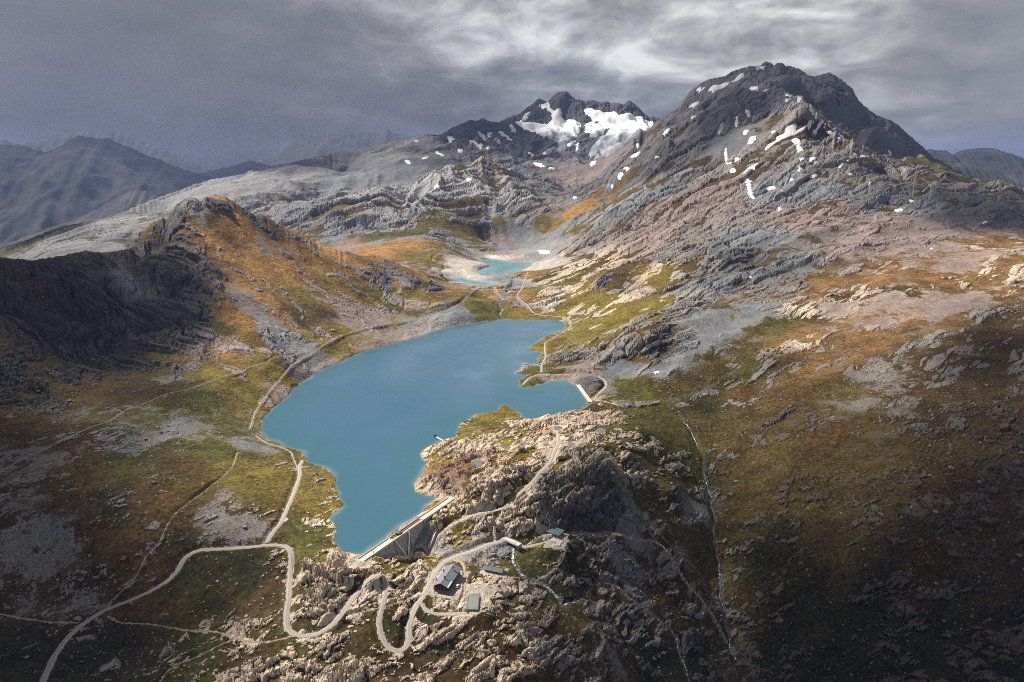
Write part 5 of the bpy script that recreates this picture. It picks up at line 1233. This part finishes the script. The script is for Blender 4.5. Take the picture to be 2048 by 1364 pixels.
for (cx1, cy1, r_, h_, mt) in ((1.7, 6.2, .5, 1.9, M_WHITE), (0.4, -5.4, .35, 1.6, M_BLACK), (-4.2, 4.0, .22, 1.9, M_BLACK), (-5.0, -6.6, .16, 2.4, M_BLACK)):
    zb_ = RG - abs(cx1) * (RG - EV + .2) / (HW + .75) - .4
    ch = MB().box(cx1 - r_, cx1 + r_, cy1 - r_, cy1 + r_, zb_, zb_ + h_).build('chimney', mt, hut)
    MB().box(cx1 - r_ - .15, cx1 + r_ + .15, cy1 - r_ - .15, cy1 + r_ + .15, zb_ + h_ + .002, zb_ + h_ + .18).build('chimney_cap', M_BLACK, ch)
slope_panel(HW - .75, EV + .36 + .10, HW + .55, EV - .11 + .10, -HLn - .5, -HLn + 6.6, .06).build('solar_panel', M_WHITE, hut, label='bright white panel strip on the right eave')
def hut_window(px_, py_, face, z0, w_, h_):
    """window on face 'x' (right wall) or 'y' (gable wall)"""
    if face == 'x':
        fr = MB().box(HW - .1, HW + .06, py_ - w_ / 2, py_ + w_ / 2, z0, z0 + h_).build('window', M_TRIM, hut)
        MB().box(HW + .062, HW + .09, py_ - w_ / 2 + .12, py_ + w_ / 2 - .12, z0 + .12, z0 + h_ - .12).build('pane', M_GLASS, fr)
    else:
        fr = MB().box(px_ - w_ / 2, px_ + w_ / 2, -HLn - .06, -HLn + .1, z0, z0 + h_).build('window', M_TRIM, hut)
        MB().box(px_ - w_ / 2 + .12, px_ + w_ / 2 - .12, -HLn - .09, -HLn - .062, z0 + .12, z0 + h_ - .12).build('pane', M_GLASS, fr)
for yy in (9.2, 6.6, 4.0, 1.2, -2.0, -5.0, -8.2):
    hut_window(0, yy, 'x', 2.2, 1.3, 1.4)
for xx in (-2.9, -.3, 2.5):
    hut_window(xx, 0, 'y', 2.3, 1.3, 1.4)
dr = MB().box(HW - .1, HW + .07, -10.3, -9.2, 0.0, 2.1).build('door', M_TRIM, hut)
MB().box(HW + .07, HW + .14, -9.4, -9.3, 1.0, 1.15).build('handle', M_STEEL, dr)
MB().box(HW + .3, HW + 4.2, -HLn + 1.0, -HLn + 9.5, -.5, -.05).build('terrace', M_FLAG, hut)
# ---- dark shed
shed = thing('shed', (-12.0, 431.0, -19.4), math.radians(-19.5), 'long dark gabled shed beside the torrent right of the hut', 'shed')
MB().box(-6.4, 6.4, -2.5, 2.5, -1.5, 1.7).build('wall', M_GREYW, shed)
for k in range(5):
    x0, x1 = -6.9 + k * 2.76, -6.9 + (k + 1) * 2.76 - .05
    for s_ in (-1, 1):
        MB().hexa([(x0, s_ * 3.1, 1.45), (x1, s_ * 3.1, 1.45), (x1, s_ * .06, 3.1), (x0, s_ * .06, 3.1), (x0, s_ * 3.1, 1.6), (x1, s_ * 3.1, 1.6), (x1, s_ * .06, 3.25), (x0, s_ * .06, 3.25)][::1]).build('roof_panel', M_SLATE if s_ > 0 else M_GREYW, shed)
MB().box(-7, 7, -.15, .15, 3.15, 3.36).build('ridge_cap', M_SLATE, shed)
for s_ in (-1, 1):
    MB().hexa([(s_ * 6.4 - .15, -2.5, 1.7), (s_ * 6.4 + .0, -2.5, 1.7), (s_ * 6.4 + .0, 2.5, 1.7), (s_ * 6.4 - .15, 2.5, 1.7), (s_ * 6.4 - .15, -.1, 3.05), (s_ * 6.4, -.1, 3.05), (s_ * 6.4, .1, 3.05), (s_ * 6.4 - .15, .1, 3.05)]).build('gable', M_GREYW, shed)
d_ = MB().box(2.0, 3.3, -2.58, -2.5, -.2, 1.5).build('door', M_BLACK, shed)
MB().box(3.05, 3.15, -2.66, -2.585, .6, .8).build('handle', M_STEEL, d_)
# ---- flat-roofed store
flat = thing('flat_roof_store', (-24.2, 388.7, -16.2), math.radians(-1.0), 'low flat-roofed store with a grey gravel top right of the hut yard', 'building')
MB().box(-3.4, 3.4, -7.6, 7.6, -2.5, 1.0).build('wall', M_STONE, flat)
MB().box(-3.2, 3.2, -7.4, 7.4, 1.002, 1.12).build('roof', M_GRAVR, flat)
for (x0, x1, y0, y1) in ((-3.6, -3.2, -7.8, 7.8), (3.2, 3.6, -7.8, 7.8), (-3.2, 3.2, -7.8, -7.4), (-3.2, 3.2, 7.4, 7.8)):
    MB().box(x0, x1, y0, y1, .8, 1.3).build('parapet', M_STONE, flat)
d_ = MB().box(-.6, .6, -7.72, -7.62, -1.2, .7).build('door', M_TRIM, flat)
# ---- green-roofed hut under the cliff
gh = thing('green_hut', (33.7, 472.6, -15.7), math.radians(-36), 'small hut with dull green metal roof at the foot of the dark cliff', 'hut')
MB().box(-3.0, 3.0, -3.6, 3.6, -1.5, 2.6).build('wall', M_STONE, gh)
for k in range(4):
    x0 = -3.5 + k * 1.76
    MB().hexa([(x0, -4.1, 2.55), (x0 + 1.72, -4.1, 2.55), (x0 + 1.72, 4.1, 3.4), (x0, 4.1, 3.4), (x0, -4.1, 2.7), (x0 + 1.72, -4.1, 2.7), (x0 + 1.72, 4.1, 3.55), (x0, 4.1, 3.55)]).build('roof_panel', M_GREEN, gh)
MB().box(-8.2, -3.05, -2.2, 2.8, -1.5, 1.6).build('annex', M_STONE, gh)
MB().hexa([(-8.6, -2.6, 1.62), (-3.1, -2.6, 1.62), (-3.1, 3.1, 2.0), (-8.6, 3.1, 2.0), (-8.6, -2.6, 1.75), (-3.1, -2.6, 1.75), (-3.1, 3.1, 2.15), (-8.6, 3.1, 2.15)]).build('annex_roof', M_GREEN, gh)
d_ = MB().box(-.6, .6, -3.72, -3.62, 0, 2.0).build('door', M_TRIM, gh)
w_ = MB().box(1.4, 2.4, -3.7, -3.62, .9, 1.8).build('window', M_WHITE, gh); MB().box(1.5, 2.3, -3.74, -3.702, 1.0, 1.7).build('pane', M_GLASS, w_)
# pale terrace below it
tr_ = thing('stone_terrace', (32.0, 463.0, -16.4), math.radians(-16), 'pale T-shaped stone terrace in front of the green hut', 'terrace')
for k in range(5):
    MB().box(-4.6 + k * 1.85, -4.6 + (k + 1) * 1.85 - .05, .4, 4.3, -1.6, .7).build('slab', M_FLAG, tr_)
for k in range(3):
    MB().box(.4, 3.6, -4.4 + k * 1.58, -4.4 + (k + 1) * 1.58 - .05, -1.6, .69).build('slab', M_FLAG, tr_)
MB().box(.2, 1.2, 4.35, 8.6, -1.6, .45).build('steps', M_FLAG, tr_)
x_, y_ = LZ.hit(1104, 1070)
tb = MB().prism([(-2.4, -1.6), (1.4, -2.3), (2.6, .6), (-.8, 2.0)], -1.0, .9).build('stone_platform', M_FLAG, None, label='small pale stone platform left of the terrace steps', cat='platform')
tb.location = (x_, y_, float(LZ.at(x_, y_)))
# penstock pipe on the cliff
pp_ = [(1095, 1026), (1092, 1035), (1097, 1042), (1100, 1050), (1099, 1057)]
P = []
for a_, c_ in pp_:
    x_, y_ = LZ.hit(a_, c_); P.append((x_, y_ - .4, float(LZ.at(x_, y_)) + .9))
pz0 = P[-1]
pipe = thing('water_pipe', (pz0[0], pz0[1], pz0[2] - .9), 0, 'pale water pipe coming down the cliff behind the green hut', 'pipe')
MB().tube([tuple(np.array(p) - np.array((pz0[0], pz0[1], pz0[2] - .9))) for p in P], .55, 10).build('pipe', M_CONC, pipe, True)
for p in P[:-1]:
    q_ = np.array(p) - np.array((pz0[0], pz0[1], pz0[2] - .9)); MB().box(q_[0] - .7, q_[0] + .7, q_[1] - .5, q_[1] + .5, q_[2] - 2.0, q_[2] - .1).build('saddle', M_CONC, pipe)
# ---- bridge over the torrent
bx_, by_ = (-6.0, 466.4), (4.8, 457.2)
bd = np.array(by_) - np.array(bx_); bl = float(np.hypot(*bd)); bz = float(max(LZ.at(*bx_), LZ.at(*by_))) + .35
br = thing('bridge', (bx_[0], bx_[1], bz), math.atan2(bd[1], bd[0]), 'flat concrete road bridge over the torrent below the dam', 'bridge')
MB().box(-1, bl + 1, -2.1, 2.1, -.55, .05).build('deck', M_CONC, br)
for s_ in (-1, 1):
    MB().box(-1, bl + 1, s_ * 2.2 - .14, s_ * 2.2 + .14, -.6, .30).build('kerb', M_CONC, br)
    r_ = MB()
    for k in range(7): r_.box(k * bl / 6 - .05, k * bl / 6 + .05, s_ * 2.2 - .05, s_ * 2.2 + .05, .3, 1.2)
    r_.box(-.1, bl + .1, s_ * 2.2 - .06, s_ * 2.2 + .06, 1.08, 1.22).build('railing', M_BLACK, br)
for x0 in (-1.2, bl - .2):
    MB().box(x0, x0 + 1.4, -2.1, 2.1, -2.6, -.56).build('abutment', M_MAS, br)
# ---- jetty on the promontory shore
ja, jb = np.array((-63.0, 617.6)), np.array((-72.8, 630.6)); jd = jb - ja; jl = float(np.hypot(*jd))
jt = thing('jetty', (ja[0], ja[1], 0), math.atan2(jd[1], jd[0]), 'narrow white jetty reaching into the lake from the promontory', 'jetty')
for k in range(12):
    MB().box(k * jl / 12, (k + 1) * jl / 12 - .08, -.85, .85, .75, .92).build('plank', M_WHITE, jt)
for k in range(4):
    for s_ in (-1, 1):
        x0 = 1 + k * (jl - 1.6) / 3
        MB().tube([(x0, s_ * .7, -3), (x0, s_ * .7, .75)], .12, 6).build('post', M_STEEL, jt)
MB().box(jl - .4, jl + 1.2, -1.1, 1.1, .5, 2.2).build('intake_box', M_BLACK, jt, label='dark box at the outer end')
# ---- small things by the upper lakes and on the promontory
def cabin(px_, py_, rz, wx_, wy_, h_, rm, wm, label, cat='hut', name='cabin'):
    x0, y0 = LZ.hit(px_, py_); z0 = float(LZ.at(x0, y0))
    c_ = thing(name, (x0, y0, z0), rz, label, cat)
    MB().box(-wx_ / 2, wx_ / 2, -wy_ / 2, wy_ / 2, -1.5, h_).build('wall', wm, c_)
    for s_ in (-1, 1):
        MB().hexa([(-wx_ / 2 - .3, s_ * (wy_ / 2 + .3), h_ - .12), (wx_ / 2 + .3, s_ * (wy_ / 2 + .3), h_ - .12), (wx_ / 2 + .3, s_ * .05, h_ + wy_ * .25), (-wx_ / 2 - .3, s_ * .05, h_ + wy_ * .25),
                   (-wx_ / 2 - .3, s_ * (wy_ / 2 + .3), h_ + .02), (wx_ / 2 + .3, s_ * (wy_ / 2 + .3), h_ + .02), (wx_ / 2 + .3, s_ * .05, h_ + wy_ * .25 + .14), (-wx_ / 2 - .3, s_ * .05, h_ + wy_ * .25 + .14)]).build('roof', rm, c_)
    MB().box(-.5, .5, -wy_ / 2 - .08, -wy_ / 2 + .02, -.2, h_ * .75).build('door', M_TRIM, c_)
    return c_
cabin(1043, 900, .3, 5.0, 3.4, 2.2, M_GREYW, M_STONE, 'tiny grey cabin in the promontory meadow')
cabin(881, 552, .2, 9.0, 6.0, 3.0, M_SLATE, M_STONE, 'tiny dark hut at the left tip of the lower turquoise arm')
cabin(1028, 581, -.4, 7.0, 4.5, 2.4, M_RUST, M_STONE, 'tiny rust-roofed hut beside the torrent below the upper lakes')
x0, y0 = LZ.hit(1012, 584); z0 = float(LZ.at(x0, y0))
sg = thing('sluice_gate', (x0, y0, z0), .1, 'dark sluice frame standing in the outflow of the upper lakes', 'sluice')
for s_ in (-1, 1): MB().box(s_ * 1.6 - .3, s_ * 1.6 + .3, -.4, 12, -1.5, 3.2).build('side_wall', M_BLACK, sg)
MB().box(-1.3, 1.3, .2, .5, -1.0, 2.8).build('gate', M_GREYW, sg); MB().box(-2.2, 2.2, -.2, .9, 3.22, 3.6).build('beam', M_STEEL, sg)
x0, y0 = LZ.hit(1036, 932); z0 = float(LZ.at(x0, y0))
wb = thing('water_tank', (x0, y0, z0), .2, 'small white tank on the rocks left of the promontory road', 'tank')
MB().box(-1.3, 1.3, -.9, .9, -.6, 1.4).build('body', M_WHITE, wb); MB().box(-.4, .4, -.4, .4, 1.402, 1.7).build('lid', M_STEEL, wb)
# ---- gas tank below the hut
x0, y0 = LZ.hit(894, 1208); z0 = float(LZ.at(x0, y0))
gt = thing('gas_tank', (x0, y0, z0), math.radians(88), 'white capsule-shaped gas tank in the rocks below the hut', 'tank')
P = [(-1.9, 0, 1.0), (-1.75, 0, 1.0), (-1.5, 0, 1.0), (1.5, 0, 1.0), (1.75, 0, 1.0), (1.9, 0, 1.0)]
MB().tube(P, [.15, .5, .72, .72, .5, .15], 14).build('vessel', M_WHITE, gt, True)
for s_ in (-1, 1): MB().box(s_ * 1.0 - .15, s_ * 1.0 + .15, -.55, .55, -.5, .55).build('saddle', M_CONC, gt)
MB().tube([(0, 0, 1.65), (0, 0, 1.95)], .25, 8).build('valve_cap', M_STEEL, gt)
# ---- white off-road car by the hut wall
x0, y0 = LZ.hit(915, 1174); z0 = float(LZ.at(x0, y0))
car = thing('parked_car', (x0, y0, z0 + .05), math.radians(73.8), 'white off-road car parked against the right wall of the hut', 'car')
def shell(secs):
    b2 = MB(); m_ = len(secs)
    for (x1, hw, zl, zt, tw) in secs: b2.v += [(x1, -hw, zl), (x1, hw, zl), (x1, hw, (zl + zt) / 2 + .1), (x1, tw, zt), (x1, -tw, zt), (x1, -hw, (zl + zt) / 2 + .1)]
    for k in range(m_ - 1):
        for i_ in range(6): b2.f.append((k * 6 + i_, k * 6 + (i_ + 1) % 6, (k + 1) * 6 + (i_ + 1) % 6, (k + 1) * 6 + i_))
    b2.f += [tuple(range(5, -1, -1)), tuple(range((m_ - 1) * 6, m_ * 6))]
    return b2
shell([(-2.2, .80, .45, .95, .72), (-2.0, .88, .38, 1.05, .80), (1.1, .90, .38, 1.08, .82), (2.0, .86, .38, .98, .74), (2.2, .78, .45, .80, .66)]).build('body', M_WHITE, car)
shell([(-2.0, .78, 1.04, 1.10, .74), (-1.8, .78, 1.04, 1.66, .66), (.2, .80, 1.06, 1.70, .68), (.95, .78, 1.06, 1.12, .74)]).build('windows', M_GLASS, car)
MB().prism([(-1.75, -.64), (.2, -.66), (.2, .66), (-1.75, .64)], 1.67, 1.76).build('roof', M_WHITE, car)
for sx in (-1.35, 1.35):
    for sy in (-.82, .82):
        wh = MB().tube([(sx, sy - .1, .36), (sx, sy + .1, .36)], .36, 14).build('wheel', M_TYRE, car)
        MB().tube([(sx, sy + (.104 if sy > 0 else -.104) - .01, .36), (sx, sy + (.104 if sy > 0 else -.104) + .01, .36)], .2, 10).build('rim', M_STEEL, wh)
for sy in (-.6, .6): MB().box(2.15, 2.24, sy - .15, sy + .15, .62, .78).build('headlight', M_STEEL, car)
# ---- walkers
def person_mesh(name, stride):
    me = bpy.data.meshes.new(name)
    V = [(0, 0, .95), (0, 0, 1.15), (0, 0, 1.38), (0, 0, 1.52), (0, .02, 1.68), (-.19, 0, 1.40), (-.25, .03, 1.12), (-.24, .12, .88), (.19, 0, 1.40), (.25, -.02, 1.12), (.24, .10, .88),
         (-.10, 0, .90), (-.11, stride * .5 + .03, .50), (-.11, stride, .08), (-.11, stride + .14, .04), (.10, 0, .90), (.11, -stride * .4 + .05, .50), (.11, -stride, .10), (.11, -stride + .13, .04)]
    Ed = [(0, 1), (1, 2), (2, 3), (3, 4), (2, 5), (5, 6), (6, 7), (2, 8), (8, 9), (9, 10), (0, 11), (11, 12), (12, 13), (13, 14), (0, 15), (15, 16), (16, 17), (17, 18)]
    Rd = [.15, .15, .17, .06, .11, .08, .055, .045, .08, .055, .045, .10, .075, .05, .045, .10, .075, .05, .045]
    me.from_pydata(V, Ed, [])
    o = bpy.data.objects.new(name, me)
    COL.objects.link(o)
    md = o.modifiers.new('skin', 'SKIN'); md.use_smooth_shade = True
    for i_, r_ in enumerate(Rd): me.skin_vertices[0].data[i_].radius = (r_, r_)
    me.skin_vertices[0].data[0].use_root = True
    o.modifiers.new('sub', 'SUBSURF').levels = 1
    dg = bpy.context.evaluated_depsgraph_get(); ev = o.evaluated_get(dg)
    m2 = bpy.data.meshes.new_from_object(ev)
    COL.objects.unlink(o); bpy.data.objects.remove(o)
    return m2
M_JACK = [plain('jacket_' + n_, c_, var=.1) for n_, c_ in (('red', (.35, .05, .04)), ('blue', (.05, .09, .2)), ('dark', (.03, .03, .035)), ('orange', (.45, .16, .04)))]
M_HAIR = plain('dark_hair', (.03, .022, .018)); M_PACK = plain('backpack_cloth', (.08, .09, .07))
PEOPLE = [(743, 1103, 0, .5, 'red-jacketed walker on the pale left part of the big dam, nearer the lake'), (747, 1107, 2, .4, 'dark-clothed walker on the pale left part of the big dam, nearer the road'), (876, 1128, 2, 2.2, 'dark-clothed walker on the road just above the hut'),
          (866, 1163, 1, 1.2, 'walker in blue standing at the left corner of the hut'), (867, 1180, 3, 2.5, 'walker in orange on the road below the left hut corner'), (917, 1045, 2, .9, 'dark walker leading on the promontory road above the dam'), (906, 1050, 1, .9, 'walker in blue following behind on the promontory road'), (895, 1055, 0, .9, 'walker in red last in line on the promontory road')]
pm = person_mesh('person', .28)
for a_, c_, mi, rz, lab in PEOPLE:
    if c_ < 1110 and a_ < 760: x0, y0, z0 = at_z(a_, c_, 1.16)
    else:
        x0, y0 = LZ.hit(a_, c_); z0 = float(LZ.at(x0, y0)) + .25
    pr = thing('person', (x0, y0, z0), rz, lab, 'person', 'walkers')
    m2 = pm.copy(); m2.materials.clear(); m2.materials.append(M_JACK[mi])
    link(bpy.data.objects.new('body', m2), pr)
    MB().tube([(0, .0, 1.66), (0, .0, 1.76), (0, .0, 1.81)], [.115, .12, .05], 8).build('hair', M_HAIR, pr, True)
    MB().box(-.16, .16, -.34, -.15, 1.02, 1.46).build('backpack', M_PACK, pr)

# ------------------------------------------------------------------ boulders and stones lying on the land
import bmesh
def boulder_mesh(name, seed, npts, mat):
    r = random.Random(seed); bm = bmesh.new()
    for _ in range(npts):
        th = r.uniform(0, 2 * math.pi); u_ = r.uniform(-.75, 1); k = math.sqrt(max(0, 1 - u_ * u_)); s_ = r.uniform(.75, 1.1)
        bm.verts.new((math.cos(th) * k * s_, math.sin(th) * k * s_ * .8, u_ * s_ * .75))
    bmesh.ops.convex_hull(bm, input=bm.verts[:])
    for v in [v for v in bm.verts if not v.link_faces]: bm.verts.remove(v)
    me = bpy.data.meshes.new(name); bm.to_mesh(me); bm.free(); me.materials.append(mat)
    return me
bms = [boulder_mesh('boulder', 500 + k, 16, M_ROCK1 if k % 3 else M_ROCK2) for k in range(9)]
rs = np.random.RandomState(21)
okc = (SHORE > 4) & (near_line > 2.0) & (padw < 0.05) & (YG > 330) & (YG < 900)
dens = okc * SPC * np.gradient(ys)[:, None]
clump = np.clip(0.15 + perlin(XG / 37, YG / 37, 401) * 0.9 + perlin(XG / 11, YG / 11, 402) * 0.5, 0.02, 2)
def scatter(weight, n_):
    c_ = np.cumsum(weight.ravel()); c_ /= c_[-1]
    k_ = np.searchsorted(c_, rs.rand(n_)); return np.unravel_index(k_, weight.shape)
par = land_parts['valley_terrain']
jb_, ib_ = scatter(dens * clump * (0.15 + np.clip(rsh * 1.6, 0, 1) * (rsh < 0.8) + 0.5 * stony) * (YG < 700), 290)
for k in range(len(jb_)):
    j0, i0 = jb_[k], ib_[k]
    x0 = XG[j0, i0]; y0 = YG[j0, i0]
    o = bpy.data.objects.new('boulder', bms[k % len(bms)])
    s_ = float(0.9 + 1.7 * rs.rand() ** 2.2)
    o.location = (x0, y0, z[j0, i0] + s_ * .18); o.scale = (s_, s_, s_ * rs.uniform(.7, 1.1)); o.rotation_euler = (rs.uniform(-.3, .3), rs.uniform(-.3, .3), rs.uniform(0, 6.28))
    link(o, par)
NST = 8000
jb_, ib_ = scatter(dens * clump * (0.25 + 0.9 * np.clip(ssh, 0, .6) + 0.4 * np.clip(rsh, 0, .5)), NST)
cube = np.array([(-1, -1, -1), (1, -1, -1), (1, 1, -1), (-1, 1, -1), (-1, -1, 1), (1, -1, 1), (1, 1, 1), (-1, 1, 1)], float)
qf = np.array([(0, 3, 2, 1), (4, 5, 6, 7), (0, 1, 5, 4), (1, 2, 6, 5), (2, 3, 7, 6), (3, 0, 4, 7)])
vv = cube[None] * (0.55 + 0.45 * rs.rand(NST, 8, 3))
vv[:, 4:, :2] *= 0.7
sc_ = (0.20 + 0.55 * rs.rand(NST) ** 3)[:, None, None] * (0.8 + 0.5 * (YG[jb_, ib_] / 500.0))[:, None, None]
an = rs.rand(NST) * 6.28; ca, sa = np.cos(an)[:, None], np.sin(an)[:, None]
xr = vv[..., 0] * ca - vv[..., 1] * sa; yr = vv[..., 0] * sa + vv[..., 1] * ca
vv = np.stack([xr * 1.2, yr, vv[..., 2] * 0.7], -1) * sc_
jx = (rs.rand(NST) - .5) * SPC[jb_, ib_]
X0 = XG[jb_, ib_] + jx; Y0 = YG[jb_, ib_]
vv = vv + np.stack([X0, Y0, LZ.at(X0, Y0) + sc_[:, 0, 0] * .25], -1)[:, None, :]
me = mesh_np('stones', vv.reshape(-1, 3), (qf[None] + (np.arange(NST) * 8)[:, None, None]).reshape(-1, 4), smooth=False)
me.materials.append(M_ROCK3)
link(bpy.data.objects.new('stones', me), None, 'stuff', 'countless pale stones strewn over the slopes')
